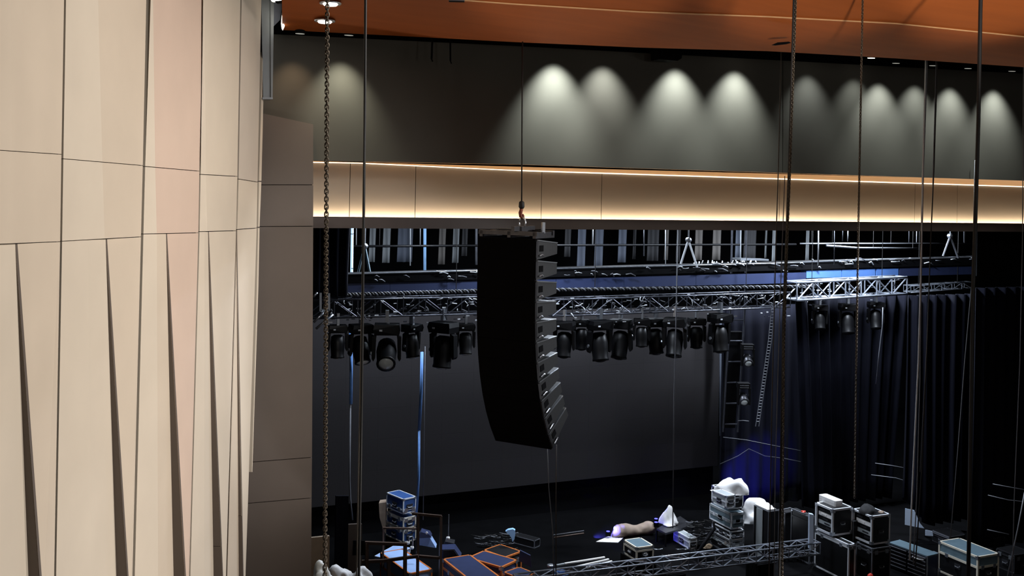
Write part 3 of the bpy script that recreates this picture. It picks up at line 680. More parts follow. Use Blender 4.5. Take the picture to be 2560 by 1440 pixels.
# --- side light ladder right of the screen
lad = thing('light_ladder', 'dark hanging ladder of side lights at the right edge of the screen', 'ladder', PD(1842, 1075, 31))
for px in (1826, 1862): MB().tube([PD(px, 770, 31) + Vector((0, 0, 4.4)), PD(px, 770, 31), PD(px - 18, 1080, 31)], .03, 8).build('rail', M['trussd'], lad)
for k in range(6):
    y = 800 + k * 52; MB().tube([PD(1825 - (y - 770) * .058, y, 31), PD(1861 - (y - 770) * .058, y, 31)], .022, 6).build('rung', M['trussd'], lad)
MB().prism([PD(1822, 830, 31.1), PD(1856, 830, 31.1), PD(1838, 1070, 31.1), PD(1806, 1070, 31.1)], FWD * .25).build('dimmer_box', M['black'], lad)
MB().tube([PD(1845, 1052, 30.9), PD(1858, 1051, 30.9), PD(1872, 1053, 30.9)], .012, 5).build('tail', M['cablegrey'], lad)
for (px, py), d in (((1870, 868), 'upper side light with a silver lens on the light ladder'), ((1860, 965), 'lower side light with a silver lens on the light ladder')):
    p = PD(px, py, 30.7); g = thing('side_light', d, 'stage light', p, -YAW, 'side lights on the light ladder')
    MB().box((0, .1, 0), (.36, .3, .16)).build('base', M['blackgloss'], g, local=True)
    for sx in (-1, 1): MB().box((sx * .17, 0, -.3), (.05, .12, .5)).build('yoke_arm', M['blackgloss'], g, local=True)
    hd = MB().lathe([(.1, -.22), (.14, -.1), (.14, .12), (.12, .14)], (0, 0, -.4), (0, -.85, -.5), 14).build('head', M['darksteel'], g, local=True, smooth=True)
    MB().lathe([(.001, .17), (.06, .165), (.1, .14), (.001, .13)], (0, 0, -.4), (0, -.85, -.5), 14).build('lens', M['lens'], hd, local=True, smooth=True)
    for k in range(2): MB().box((0, -.06, .02 - k * .06), (.26, .02, .02)).build('label_strip', M['alu'], g, local=True)
tag(MB().prism([PY(1799, 780, YS - .3), PY(1816, 812, YS - .3), PY(1817, 860, YS - .3), PY(1803, 1090, YS - .3), PY(1800, 1090, YS - .3)], (0, .02, 0)).build('side_cloth', M['fabslate']), 'pale slate cloth sliver hanging along the right edge of the screen', 'cloth')
# rope ladder
rl = thing('rope_ladder', 'slanting cable ladder hanging right of the light ladder', 'ladder', PD(1893, 1066, 30))
for dx in (-4, 4): MB().tube([PD(1934 + dx, 755, 30), PD(1925 + dx, 850, 30), PD(1893 + dx, 1066, 30)], .012, 5).build('rope', M['cablegrey'], rl)
rung = None
for k in range(40):
    y = 765 + k * 7.4; x = 1934 - (y - 755) * .095 if y < 850 else 1925 - (y - 850) * .148
    MB().tube([PD(x - 4, y, 30), PD(x + 4, y, 30)], .008, 4).build('rung', M['cablegrey'], rl)

# --- cables on the back wall
G_W = 'cables draped on the dark back wall'
for d, pts in (('upper grey cable draped on the dark wall beside the screen', [(1808, 1093), (1866, 1100), (1925, 1112), (2023, 1131)]), ('lower sagging grey cable beside the screen', [(1800, 1160), (1845, 1140), (1872, 1122), (1912, 1140), (1960, 1146), (2030, 1160)]),
               ('upper grey cable on the wall between two wing drapes', [(2188, 1158), (2230, 1164), (2272, 1172)]), ('lower grey cable on the wall between two wing drapes', [(2178, 1187), (2240, 1195), (2275, 1206)])):
    hang('wall_cable', d, 'cable', pts, 33.0 if pts[0][0] < 2100 else 31.5, .012, M['cablegrey'], G_W, 5)
for d, pts in (('upper cable on the far right wall', [(2482, 1210), (2530, 1219), (2575, 1227)]), ('lower cable on the far right wall', [(2470, 1238), (2520, 1250), (2575, 1256)]), ('pale batten leaning near the far right cases', [(2468, 1324), (2522, 1336)])):
    hang('wall_cable', d, 'cable', pts, 27.0, .012, M['cablegrey'], G_W, 5)

# ================================================================== LINE ARRAY
def line_array():
    t0 = 17.4; s = FPX / t0
    phi = R(30)
    n_f = (-FWD * math.cos(phi) - RGT * math.sin(phi))             # front normal
    wd = (RGT * math.cos(phi) - FWD * math.sin(phi))               # across the front, left to right
    bk = -n_f
    W, Hc, Dp = 1.115, .334, .72
    tl_ = PD(1196, 592, t0)
    arr = thing('line_array', 'tall black line array loudspeaker of stacked cabinets hanging before the stage', 'loudspeaker', PD(1270, 560, t0))
    o = tl_.copy(); ang = 0.0
    splay = [0, 0, .4, 1.4, 2.4, 3.4, 4, 4.8, 5.4, 6, 6.2]
    for k, dg in enumerate(splay):
        ang += R(dg)
        dn = -UPV * math.cos(ang) + bk * math.sin(ang); dp = bk * math.cos(ang) + UPV * math.sin(ang)
        A = o; Bp = o + dn * (Hc - .003)
        q = .07                                                   # cabinet tapers towards the back
        prof = [A, A + dp * Dp + dn * q, A + dp * Dp + dn * (Hc - .003 - q), Bp]
        c = MB().prism(prof, wd * W).build('cabinet', M['cab'], arr)
        MB().prism([A - dp * .03 + wd * .012 + dn * .001, A - dp * .03 + wd * (W - .012) + dn * .001, Bp - dp * .03 + wd * (W - .012), Bp - dp * .03 + wd * .012], dp * .028).build('grille', M['grille'], c)
        R0 = A + wd * (W + .001)
        MB().prism([R0 + dp * .09 + dn * .10, R0 + dp * .22 + dn * .10, R0 + dp * .22 + dn * .2, R0 + dp * .09 + dn * .2], wd * .008).build('handle_recess', M['black'], c)
        MB().tube([R0 + dp * .06 + dn * .27 + wd * .02, R0 + dp * .14 + dn * .25 + wd * .03, R0 + dp * .2 + dn * .27 + wd * .02], .014, 6).build('rigging_pin', M['steel'], c)
        MB().bar(R0 + dp * .02 + dn * .012 + wd * .01, R0 + dp * (Dp - .02) + dn * (q + .004) + wd * .01, .014).build('top_rail', M['steel'], c)
        MB().bar(R0 + dp * .0 + dn * .03, R0 + dp * .0 + dn * (Hc - .04), .035).build('side_bracket', M['darksteel'], c)
        o = o + dn * Hc
    # flying frame
    fr = MB()
    a = tl_ + UPV * .012
    fr.prism([a + UPV * .04, a + wd * W + UPV * .04, a + wd * W + UPV * .11, a + UPV * .11], bk * .06)
    fr.prism([a + bk * .55 + UPV * .04, a + wd * W + bk * .55 + UPV * .04, a + wd * W + bk * .55 + UPV * .12, a + bk * .55 + UPV * .12], bk * .06)
    for k in (.02, W * .5, W - .08): fr.prism([a + wd * k, a + wd * (k + .06), a + wd * (k + .06) + UPV * .1, a + wd * k + UPV * .1], bk * .65)
    fr.build('flying_frame', M['darksteel'], arr)
    c = a + wd * (W * .62) + bk * .3
    MB().bar(c - bk * .35 + UPV * .14, c + bk * .35 + UPV * .14, .06, .09).build('pick_bar', M['darksteel'], arr)
    MB().bar(a + wd * (W - .05) + bk * .3 + UPV * .08, a + wd * (W - .05) + bk * .3 + UPV * .26, .05).build('end_bolt', M['steel'], arr)
    pk = PD(1306, 554, (c - EYE).dot(FWD))
    sh = MB().tube([pk + wd * (.06 * math.cos(x)) + UPV * (.095 * math.sin(x) - .02) for x in [2 * math.pi * k / 12 for k in range(12)]], .014, 6, True)
    sh.build('shackle', M['alu'], arr, smooth=True)
    return (c - EYE).dot(FWD), o, wd, bk
t_pk, arr_end, wd_, bk_ = line_array()
hz = thing('hoist_hook', 'rusty hoist hook and swivel holding the line array', 'hook', PD(1304, 512, t_pk))
MB().lathe([(.02, -.07), (.045, -.05), (.05, .03), (.03, .06)], PD(1304, 513, t_pk), (0, 0, -1), 10).build('swivel', M['cable'], hz, smooth=True)
MB().tube([PD(x, y, t_pk) for x, y in ((1304, 522), (1301, 532), (1302, 541), (1306, 545), (1309, 541), (1307, 535))], [.03, .035, .03, .026, .02, .012], 8).build('hook', M['rust'], hz, smooth=True)
hang('hoist_cable', 'thin black wire holding the line array from the ceiling slot', 'cable', [(1306.5, 104), (1305, 300), (1304, 506)], t_pk, .012, M['cable'])
hang('signal_cable', 'left of two thin cables dropping below the line array', 'cable', [(1368, 1112), (1372, 1220), (1382, 1330), (1384, 1440)], 18.2, .008, M['cablegrey'])
hang('signal_cable', 'right of two thin cables dropping below the line array', 'cable', [(1391, 1112), (1390, 1240), (1390, 1440)], 18.2, .008, M['cablebrown'])

# ================================================================== CHAINS AND CABLES IN FRONT
def link_mesh(pitch, rad):
    w_, pts = pitch * .46, []
    hl = pitch * .5 + rad * .4
    for k in range(12):
        a_ = 2 * math.pi * k / 12
        x = math.cos(a_) * w_; z = math.sin(a_) * w_ + (hl - w_ * .55 if math.sin(a_) > .1 else (-(hl - w_ * .55) if math.sin(a_) < -.1 else 0))
        pts.append((x, 0, z))
    return MB().tube(pts, rad, 5, True)
def chain(label, path, t, pitch, rad, m, split):
    pts = [PD(x, y, t) for x, y in path]
    root = thing('hoist_chain', label, 'chain', pts[-1])
    segs = []
    for a, b in zip(pts, pts[1:]):
        L = (b - a).length; segs.append((a, b, L))
    tot = sum(s[2] for s in segs); n = int(tot / pitch); proto = None; big = MB(); lm = link_mesh(pitch, rad)
    for k in range(n):
        s_ = k * pitch
        for a, b, L in segs:
            if s_ <= L: p = a + (b - a) * (s_ / L); break
            s_ -= L
        rz = -YAW + (.35 if k % 2 else .35 + math.pi / 2)
        if split:
            if proto is None: proto = o = lm.build('link', m, root, local=True, smooth=True)
            else: o = inst(proto, root)
            o.location = p - pts[-1]; o.rotation_euler = (0, 0, rz)
        else:
            mt = Matrix.Translation(p) @ Matrix.Rotation(rz, 4, 'Z'); big.add([mt @ v for v in lm.v], lm.f)
    MB().tube([pts[0], Vector((pts[0].x, pts[0].y, 17.1))], rad * 1.2, 6).build('top_wire', m, root)
    if not split:
        o = big.build('links', m, root, smooth=True); o['kind'] = 'stuff'
    return root
chain('long steel hoist chain hanging in front of the pier edge', [(818.5, -30), (816, 500), (815, 730), (812, 1480)], 8.4, .031, .0056, M['chain'], True)
chain('fine steel chain hanging beside the black cable right of centre', [(1990, -20), (1976, 400), (1968, 600), (1960, 860), (1955, 1470)], 13.5, .028, .0062, M['chain'], False)
chain('very thin chain hanging left of the pale cables', [(2157, -20), (2152, 250), (2146, 560), (2142, 800), (2136, 1250)], 16.0, .03, .006, M['chain'], False)
G_C = 'cables hanging before the stage'
hang('hanging_cable', 'thick brown-grey cable hanging just right of the left chain', 'cable', [(914, -20), (912, 300), (909, 560), (907, 740), (904, 1000), (897, 1460)], 9.0, .0125, M['cable'], G_C, 8, 17.1)
hang('hanging_cable', 'thin pale cable running alongside the thick left cable', 'cable', [(909, 560), (905, 740), (900, 1000), (891, 1460)], 9.05, .006, M['cablebrown'], G_C)
hang('hanging_cable', 'black cable hanging beside the fine right-hand chain', 'cable', [(1985, -20), (1973, 400), (1967, 560), (1958, 800), (1948, 1460)], 13.8, .014, M['cable'], G_C, 6, 17.1)
hang('hanging_cable', 'thin brown cable left of the right-hand chain', 'cable', [(1952, 180), (1946, 420), (1940, 600), (1930, 1000), (1922, 1460)], 20.0, .011, M['cablebrown'], G_C, 6, 13.56)
hang('hanging_cable', 'thin pale cable between the thin brown cable and the right-hand chain', 'cable', [(1962, 440), (1950, 760), (1938, 1180), (1935, 1460)], 14.6, .006, M['cablegrey'], G_C)
hang('hanging_cable', 'white cable hanging right of the very thin chain', 'cable', [(2314, 170), (2307, 420), (2301, 720), (2296, 900), (2280, 1240), (2274, 1400)], 20.4, 0.0163, M['cablewhite'], G_C, 6, 13.56)
hang('hanging_cable', 'thin grey cable close beside the white cable', 'cable', [(2318, 170), (2309, 420), (2303, 720), (2300, 950), (2292, 1240), (2283, 1410)], 20.4, 0.0100, M['cablegrey'], G_C, 6, 13.56)
hang('hanging_cable', 'thin dark cable right of the white cable', 'cable', [(2343, 165), (2335, 420), (2326, 620), (2318, 860), (2304, 1180), (2288, 1420)], 20.4, 0.0125, M['cable'], G_C, 6, 13.56)
hang('hanging_cable', 'pale thread-like cable right of the white cable', 'cable', [(2338, 240), (2329, 560), (2316, 880), (2300, 1180)], 20.4, 0.0075, M['cablegrey'], G_C, 6, 13.56)
hang('hanging_cable', 'thick black cable hanging left of the black masking panel', 'cable', [(2452, -20), (2446, 300), (2438, 560), (2432, 740), (2424, 1280), (2420, 1460)], 15.0, .028, M['cable'], G_C, 8, 17.1)
hang('hanging_cable', 'slanting pale wire left of the thick black cable', 'cable', [(2431, 690), (2412, 900), (2395, 1120), (2376, 1345)], 24.0, .01, M['cablegrey'], G_C, 6, 10.96)
hang('hanging_cable', 'thin grey wire hanging at the right edge', 'cable', [(2559, 170), (2556, 600), (2550, 900), (2536, 1240), (2530, 1460)], 20.4, .009, M['cablegrey'], G_C, 6, 13.56)
hang('hanging_cable', 'wire slanting in from the right edge to the cases', 'cable', [(2562, 1230), (2545, 1320), (2518, 1445)], 24.0, .016, M['cablegrey'], G_C)
hang('hanging_cable', 'short pale wire slanting across the broad wing drape', 'cable', [(2206, 815), (2198, 880), (2190, 960)], 29.0, .014, M['cablegrey'], G_C, 6, 7.0)
hang('hanging_cable', 'thin grey line hanging in front of the screen right of the array', 'cable', [(1689, 845), (1685, 1000), (1682, 1320)], 24.5, .012, M['cablegrey'], G_C, 6, 10.96)
for d, pts, r in (('light blue lit cable bundle hanging before the left end of the screen', [(877, 832), (878, 920), (877, 1010)], .042), ('dim lower end of the cable bundle before the left end of the screen', [(876, 1010), (874, 1200), (876, 1250), (881, 1300)], .022),
                  ('light blue lit cable under the smaller moving light', [(1055, 880), (1053, 980), (1048, 1075)], .04), ('lower blue-lit length of the cable under the smaller moving light', [(1048, 1075), (1047, 1190), (1041, 1290)], .03), ('thin grey cable beside the light blue cable', [(1063, 866), (1060, 1100), (1058, 1300)], .01)):
    hang('stage_cable', d, 'cable', pts, 26.5, r, M['cablebluelit'] if r > .028 else M['cablegrey'], 'cables hanging before the screen', 6)

from mathutils import noise as NZ
# ================================================================== FLOOR: CASES AND GEAR
def edge_len(C, e, target, hi=4.0):
    lo = 0.0; s0 = 1 if proj(C + e * .01)[0] < target else -1
    for _ in range(40):
        m_ = (lo + hi) / 2; x = proj(C + e * m_)[0]
        if (x - target) * s0 < 0: lo = m_
        else: hi = m_
    return (lo + hi) / 2
def place(pxL, pxC, pxR, yt, yb, t, rz):
    """nearest vertical edge at pxC, faces reaching pxL and pxR -> base centre, width, depth, height"""
    rz = R(rz); e1 = Vector((math.cos(rz), math.sin(rz), 0)); e2 = Vector((-math.sin(rz), math.cos(rz), 0))
    zt_ = zat(pxC, yt, t); zb_ = 0.0 if yb is None else zat(pxC, yb, t)
    C = XYZ(pxC, t, (zt_ + zb_) / 2)
    wx = edge_len(C, e1, pxR); dy = edge_len(C, e2, pxL)
    b = C + e1 * wx / 2 + e2 * dy / 2
    return Vector((b.x, b.y, zb_)), rz, wx, dy, zt_ - zb_
def case(label, pl, body, trim, lid=.3, er=.022, name='flight_case', cat='case', group=None, latches=True, wheels=False, rack=False, bands=(), top=None, handle=True, mark=None):
    loc, rz, w, d, h = pl
    g = thing(name, label, cat, loc, rz, group)
    wh = .12 if wheels else 0.0; z0 = wh
    x, y = w / 2, d / 2
    if rack:
        # open left-hand face with equipment inside
        MB().box((x - .02 + .0, 0, (z0 + h) / 2), (.03, d - .02, h - z0 - .02)).build('end_wall', body, g, local=True)
        for sy in (-1, 1): MB().box((0, sy * (y - .015), (z0 + h) / 2), (w - .02, .03, h - z0 - .02)).build('side_wall', body, g, local=True)
        MB().box((0, 0, h - .02), (w - .02, d - .02, .03)).build('lid', body, g, local=True)
        MB().box((0, 0, z0 + .02), (w - .02, d - .02, .03)).build('floor_board', body, g, local=True)
        n = 5
        for k in range(n):
            zz = z0 + .07 + (h - z0 - .16) * (k + .5) / n; hh = (h - z0 - .16) / n
            u_ = MB().box((-x + .16, 0, zz), (.2, d - .14, hh - .012)).build('rack_unit', M['white'] if k == n - 2 else (M['greypanel'] if k == 1 else M['blackgloss']), g, local=True)
            MB().box((-x + .055, (-.2 + .1 * k) * d, zz), (.012, d * .3, hh * .3)).build('faceplate', M['white'] if k == n - 2 else M['darksteel'], u_, local=True)
    else:
        zl = z0 + (h - z0) * (1 - lid)
        MB().box((0, 0, (z0 + zl) / 2), (w - .02, d - .02, zl - z0 - .008)).build('body', body, g, local=True)
        MB().box((0, 0, (zl + h) / 2), (w - .02, d - .02, h - zl - .008)).build('lid', top or body, g, local=True)
        if lid > 0:
            bd = MB(); o_ = .012
            for sy in (-1, 1): bd.box((0, sy * y, zl), (w - .02, o_, er * 1.3))
            for sx in (-1, 1): bd.box((sx * x, 0, zl), (o_, d - .02, er * 1.3))
            bd.build('lid_seam', trim, g, local=True)
    e = MB()
    for sy in (-1, 1):
        for zz in (z0 + er / 2, h - er / 2): e.box((0, sy * (y - er / 2 + .004), zz), (w, er, er))
    for sx in (-1, 1):
        for zz in (z0 + er / 2, h - er / 2): e.box((sx * (x - er / 2 + .004), 0, zz), (er, d, er))
        for sy in (-1, 1): e.box((sx * (x - er / 2 + .004), sy * (y - er / 2 + .004), (z0 + h) / 2), (er, er, h - z0))
    e.build('edging', trim, g, local=True)
    cn = None
    for sx in (-1, 1):
        for sy in (-1, 1):
            for zz in (z0 + er, h - er):
                if cn is None: cn = o = MB().box((0, 0, 0), (er * 1.9, er * 1.9, er * 1.9)).build('corner', M['alu'], g, local=True)
                else: o = inst(cn, g)
                o.location = (sx * (x - er * .8), sy * (y - er * .8), zz)
    if latches and not rack:
        zl = z0 + (h - z0) * (1 - lid)
        for k in (-.28, .28):
            MB().box((k * w, -y - .006, zl - .01), (.1, .02, .1)).build('latch', M['alu'], g, local=True)
            MB().box((-x - .006, k * d, zl - .01), (.02, .1, .1)).build('latch', M['alu'], g, local=True)
    if handle:
        zz = z0 + (h - z0) * .42
        hp_ = MB().box((0, -y - .004, zz), (.2, .012, .13)).build('handle_dish', M['darksteel'], g, local=True)
        MB().tube([(-.07, -y - .02, zz + .02), (-.06, -y - .03, zz - .01), (.06, -y - .03, zz - .01), (.07, -y - .02, zz + .02)], .01, 5).build('handle', M['alu'], hp_, local=True)
        if not rack:
            h2 = MB().box((-x - .004, 0, zz), (.012, .2, .13)).build('handle_dish', M['darksteel'], g, local=True)
            MB().tube([(-x - .02, -.07, zz + .02), (-x - .03, -.06, zz - .01), (-x - .03, .06, zz - .01), (-x - .02, .07, zz + .02)], .01, 5).build('handle', M['alu'], h2, local=True)
    for zz, bh, bmt in bands:
        bd = MB()
        bd.box((0, -y, z0 + (h - z0) * zz), (w - .03, .02, bh)); bd.box((-x, 0, z0 + (h - z0) * zz), (.02, d - .03, bh))
        bd.build('band', bmt, g, local=True)
    if mark:                                          # stencilled numeral-like marks
        for f_, segs in mark:
            for (a, b) in segs:
                s_ = min(w, d, h) * .32
                def q(p): return ((p[0] * s_, -y - .006, h * .42 + p[1] * s_) if f_ == 'y' else (-x - .006, -p[0] * s_, h * .42 + p[1] * s_))
                MB().bar(q(a), q(b), .02).build('stencil_mark', M['white'], g, local=True)
    if wheels:
        for sx in (-1, 1):
            for sy in (-1, 1):
                MB().lathe([(.05, -.02), (.05, .02)], (sx * (x - .1), sy * (y - .1), .05), (1, 0, 0), 10).build('caster', M['darksteel'], g, local=True)
    return g
K = M
# ---- right-hand stack
S2 = 27.6
gS = 'racks and cases of the right-hand stack'
case('open rack case with white frame, white box on top, at the right stack', place(2038, 2081, 2131, 1274, 1341, S2, 0), K['caseblack'], K['trimwhite'], er=.05, rack=True, group=gS, cat='case', name='rack_case')
case('plain black case between the two open rack cases', place(2094, 2133, 2150, 1303, 1358, S2 + .2, 0), K['caseblack'], K['cablegrey'], lid=0, er=.014, latches=False, handle=False, group=gS)
case('open rack case with white frame and dark bag on top', place(2131, 2179, 2225, 1291, 1363, S2 - .3, 0), K['caseblack'], K['trimwhite'], er=.045, rack=True, group=gS, name='rack_case')
case('large black flight case with white rims under the left open rack', place(2037, 2121, 2138, 1362, None, S2 - .5, 0), K['caseblack'], K['trimwhite'], lid=.08, er=.04, group=gS, handle=False)
case('black flight case under the rack with the dark bag', place(2140, 2180, 2226, 1372, None, S2 - .45, 0), K['caseblack'], K['cablegrey'], lid=.12, er=.03, group=gS)
def rbox(name, label, cat, pl, m, layers=1):
    loc, rz, w, d, h = pl; g = thing(name, label, cat, loc, rz)
    for k in range(layers):
        z = h * (k + .5) / layers; hh = h / layers - .006; c_ = .03
        MB().prism([(-w / 2 + c_, -d / 2, z - hh / 2), (w / 2 - c_, -d / 2, z - hh / 2), (w / 2, -d / 2 + c_, z - hh / 2), (w / 2, d / 2 - c_, z - hh / 2), (w / 2 - c_, d / 2, z - hh / 2), (-w / 2 + c_, d / 2, z - hh / 2), (-w / 2, d / 2 - c_, z - hh / 2), (-w / 2, -d / 2 + c_, z - hh / 2)], (0, 0, hh)).build('layer', m, g, local=True)
rbox('foam_sheets', 'white stack of flat sheets on top of the left open rack', 'stack', place(2046, 2088, 2108, 1253, 1270, S2 + .25, 0), K['white'], 2)
# dark bag
def blob(name, label, cat, px, py_base, t, sx, sy, sz, m, seed=1, rough=.12, rz=0, group=None, shape=None):
    p = PD(px, py_base, t); me = bmesh.new(); bmesh.ops.create_icosphere(me, subdivisions=4, radius=1.0)
    for v in me.verts:
        c = v.co.copy(); q_ = c + Vector((seed * 3.1, seed * 1.7, 0))
        k = 1 + rough * (1.7 * NZ.noise(q_ * 1.2) - .75 * abs(NZ.noise(q_ * 2.2)) - .22 * abs(NZ.noise(q_ * 4.5)) + .2)
        c = c * k
        if c.z < 0: c = Vector((c.x * (1 + .25 * min(1, -c.z)), c.y * (1 + .25 * min(1, -c.z)), c.z * .1))
        v.co = Vector((c.x * sx, c.y * sy, c.z * sz))
        if shape: v.co = shape(v.co)
    zmin = min(v.co.z for v in me.verts)
    for v in me.verts: v.co.z -= zmin
    d = bpy.data.meshes.new(name); me.to_mesh(d); me.free(); d.polygons.foreach_set('use_smooth', [True] * len(d.polygons)); d.materials.append(m)
    o = bpy.data.objects.new(name, d); COL.objects.link(o); o.location = p; o.rotation_euler = (0, 0, R(rz))
    return tag(o, label, cat, group)
blob('soft_bag', 'soft charcoal bag lying on the right open rack case', 'bag', 2168, 1285, S2 + .1, .22, .22, .25, K['fabdark'], 3, .1)
blob('white_roll', 'small white rag on the corner of the right open rack case', 'rag', 2203, 1282, S2 + .1, .09, .07, .05, K['tarp'], 4, .1)
blob('red_cloth', 'small red cloth among cables left of the right stack', 'cloth', 2008, 1283, 28.8, .08, .08, .07, K['red'], 5, .2)
tag(MB().prism([XYZ(2024, 27.4, zat(2024, 1285, 27.4)), XYZ(2034, 27.4, zat(2034, 1287, 27.4)), XYZ(2034, 27.4, zat(2034, 1376, 27.4)), XYZ(2023, 27.4, zat(2023, 1372, 27.4))], FWD * .12).build('white_post', K['paper']), 'bright bluish-white upright post left of the right stack', 'post')
blob('red_bottle_bag', 'red bundle on the floor under the right stack', 'bag', 2176, 1450, 27.0, .09, .09, .16, K['red'], 6, .1)

# ---- tool chest
loc, rz, w_, d_, h_ = place(2221, 2318, 2346, 1390, None, 27.3, 8)
tc_ = thing('tool_chest', 'grey-topped tool chest with rows of drawers at the bottom right', 'tool chest', loc, rz)
MB().box((0, 0, h_ / 2), (w_ - .03, d_ - .03, h_ - .04)).build('carcass', K['casenavy'], tc_, local=True)
MB().box((0, 0, h_ - .02), (w_, d_, .035)).build('top', K['caseteal'], tc_, local=True)
for k in range(6):
    z = h_ - .1 - k * .1
    for j, yy in enumerate((d_ * .24, -d_ * .25)):
        dr = MB().box((-w_ / 2 - .005, yy, z), (.03, d_ * .46, .085)).build('drawer', K['caseblack'], tc_, local=True)
        MB().box((-w_ / 2 - .03, yy, z + .03), (.02, d_ * .44, .018)).build('pull', K['cablegrey'], dr, local=True)
for sx in (-1, 1):
    for sy in (-1, 1): MB().box((sx * (w_ / 2 - .01), sy * (d_ / 2 - .01), h_ / 2), (.03, .03, h_)).build('corner_post', K['steel'], tc_, local=True)
blob('blue_rag', 'tiny bright blue rag on the back corner of the tool chest', 'rag', 2232, 1374, 28.4, .09, .07, .05, K['caseblue'], 8, .15)
g = thing('plate', 'oval white dish lying on the tool chest', 'dish', PD(2304, 1396, 27.6) + Vector((0, 0, .01)))
MB().lathe([(.001, 0), (.2, 0), (.24, .03), (.23, .035), (.19, .012), (.001, .012)], (0, 0, 0), (0, 0, 1), 20).build('dish', K['white'], g, local=True, smooth=True)

# ---- long flight case on the right
case('long black flight case with bright aluminium edges and grey-green lid', place(2346, 2444, 2497, 1392, None, 26.9, 0), K['caseblack'], K['trimcream'], lid=.35, er=.045, top=K['caseteal'], group=None, handle=True)
case('dark equipment case with a white lamp dot behind the long flight case', place(2436, 2486, 2512, 1345, None, 29.2, 0), K['caseblack'], K['darksteel'], lid=.3, er=.016, latches=False)
case('black crate with two grey bands behind the left end of the long flight case', place(2331, 2374, 2412, 1342, None, 30.0, 0), K['caseblack'], K['darksteel'], lid=.4, er=.014, latches=False, bands=((.92, .05, K['cablegrey']), (.82, .04, K['cablegrey'])))
case('low black case at the bottom right corner', place(2490, 2536, 2580, 1388, None, 28.0, 0), K['caseblack'], K['darksteel'], lid=.2, er=.02)
case('narrow dark case between the tool chest and the long flight case', place(2327, 2345, 2352, 1386, None, 28.4, 0), K['caseblack'], K['cablegrey'], lid=.4, er=.02, latches=False)
sh_ = MB().prism([PD(x, y, 30.6) for x, y in ((2263.5, 1271), (2286, 1276), (2291, 1288), (2300, 1308), (2311, 1321), (2288, 1317), (2263, 1312))], FWD * .02)
tag(sh_.build('pale_sheet', K['paper']), 'pale blue-white sheet showing below the swept-up wing drape', 'sheet')
tag(MB().prism([PD(x, y, 30.2) for x, y in ((2314, 1325), (2331, 1328), (2333, 1340), (2314, 1339))], FWD * .02).build('pale_sheet', K['paper']), 'small pale square sheet at the left of the black crate', 'sheet')

# ---- central case stack
S1 = 29.0
gC = 'cases of the central stack'
case('top black case with silver edges under the white bag', place(1779, 1822, 1858, 1232, 1274, S1 + .3, 0), K['caseblack'], K['trimwhite'], lid=.35, er=.03, group=gC)
case('wide silver-banded flight case in the middle of the central stack', place(1774, 1828, 1860, 1284, 1324, S1, 0), K['caseteal'], K['trimwhite'], lid=.5, er=.035, group=gC, bands=((.45, .07, K['greypanel']), (.93, .06, K['greypanel'])))
case('black case with silver edges low in the central stack', place(1780, 1826, 1860, 1329, 1352, S1, 0), K['caseblack'], K['trimwhite'], lid=.5, er=.03, group=gC)
case('silver and black case at the bottom of the central stack', place(1776, 1826, 1860, 1353, None, S1, 0), K['caseblack'], K['steel'], lid=.25, er=.035, group=gC, bands=((.6, .06, K['greypanel']),))
case('grey plastic drawer box at the front of the central stack', place(1781, 1815, 1838, 1240, 1272, S1 - .6, 4), K['greypanel'], K['trimwhite'], lid=.5, er=.03, group=gC, latches=False)
blob('white_bag', 'crumpled white plastic bag lying on top of the central case stack', 'bag', 1828, 1231, S1 + .3, .44, .34, .46, K['white'], 11, .26, -24, None, lambda c: Vector((c.x, c.y * (.75 + .5 * (c.x + .4)), c.z * (.78 + .55 * c.x))))
blob('white_bag', 'crumpled white plastic bag slumped behind the grey striped case', 'bag', 1897, 1306, S1 + .8, .46, .34, .52, K['white'], 12, .34, -20)
case('tall case with a pale grey stripe under the slumped white bag', place(1884, 1920, 1946, 1279, None, S1 - .6, 0), K['caseblack'], K['cablegrey'], lid=0, er=.016, latches=False, handle=False)
lc, rz_, wq, dq, hq = place(1884, 1920, 1946, 1279, None, S1 - .6, 0)
o = MB().box((lc.x - wq / 2 - .012, lc.y + dq * .08, hq / 2), (.015, dq * .42, hq - .05)).build('stripe_board', K['greypanel']); tag(o, 'pale grey upright board leaning on the tall dark case', 'board')
tag(MB().box((lc.x + .0, lc.y + .05, hq + .014), (wq * .8, dq * .9, .02)).build('white_board', K['white']), 'thin white sheet lying on the tall dark case', 'sheet')
case('black loudspeaker-like case with pale rim left of the right stack', place(1977, 2024, 2036, 1292, None, 28.4, 0), K['caseblack'], K['cablegrey'], lid=0, er=.03, latches=False, handle=False, bands=((.86, .05, K['caseblack']),))
case('dark cabinet between the tall striped case and the pale-rimmed case', place(1942, 1962, 1986, 1282, None, 29.3, 0), K['caseblack'], K['darksteel'], lid=0, er=.018, latches=False, handle=False)
hang('floor_cable', 'grey cable looping over the cabinets left of the right stack', 'cable', [(1946, 1277), (1975, 1270), (2004, 1282), (2034, 1290)], 28.6, .018, M['cablegrey'])
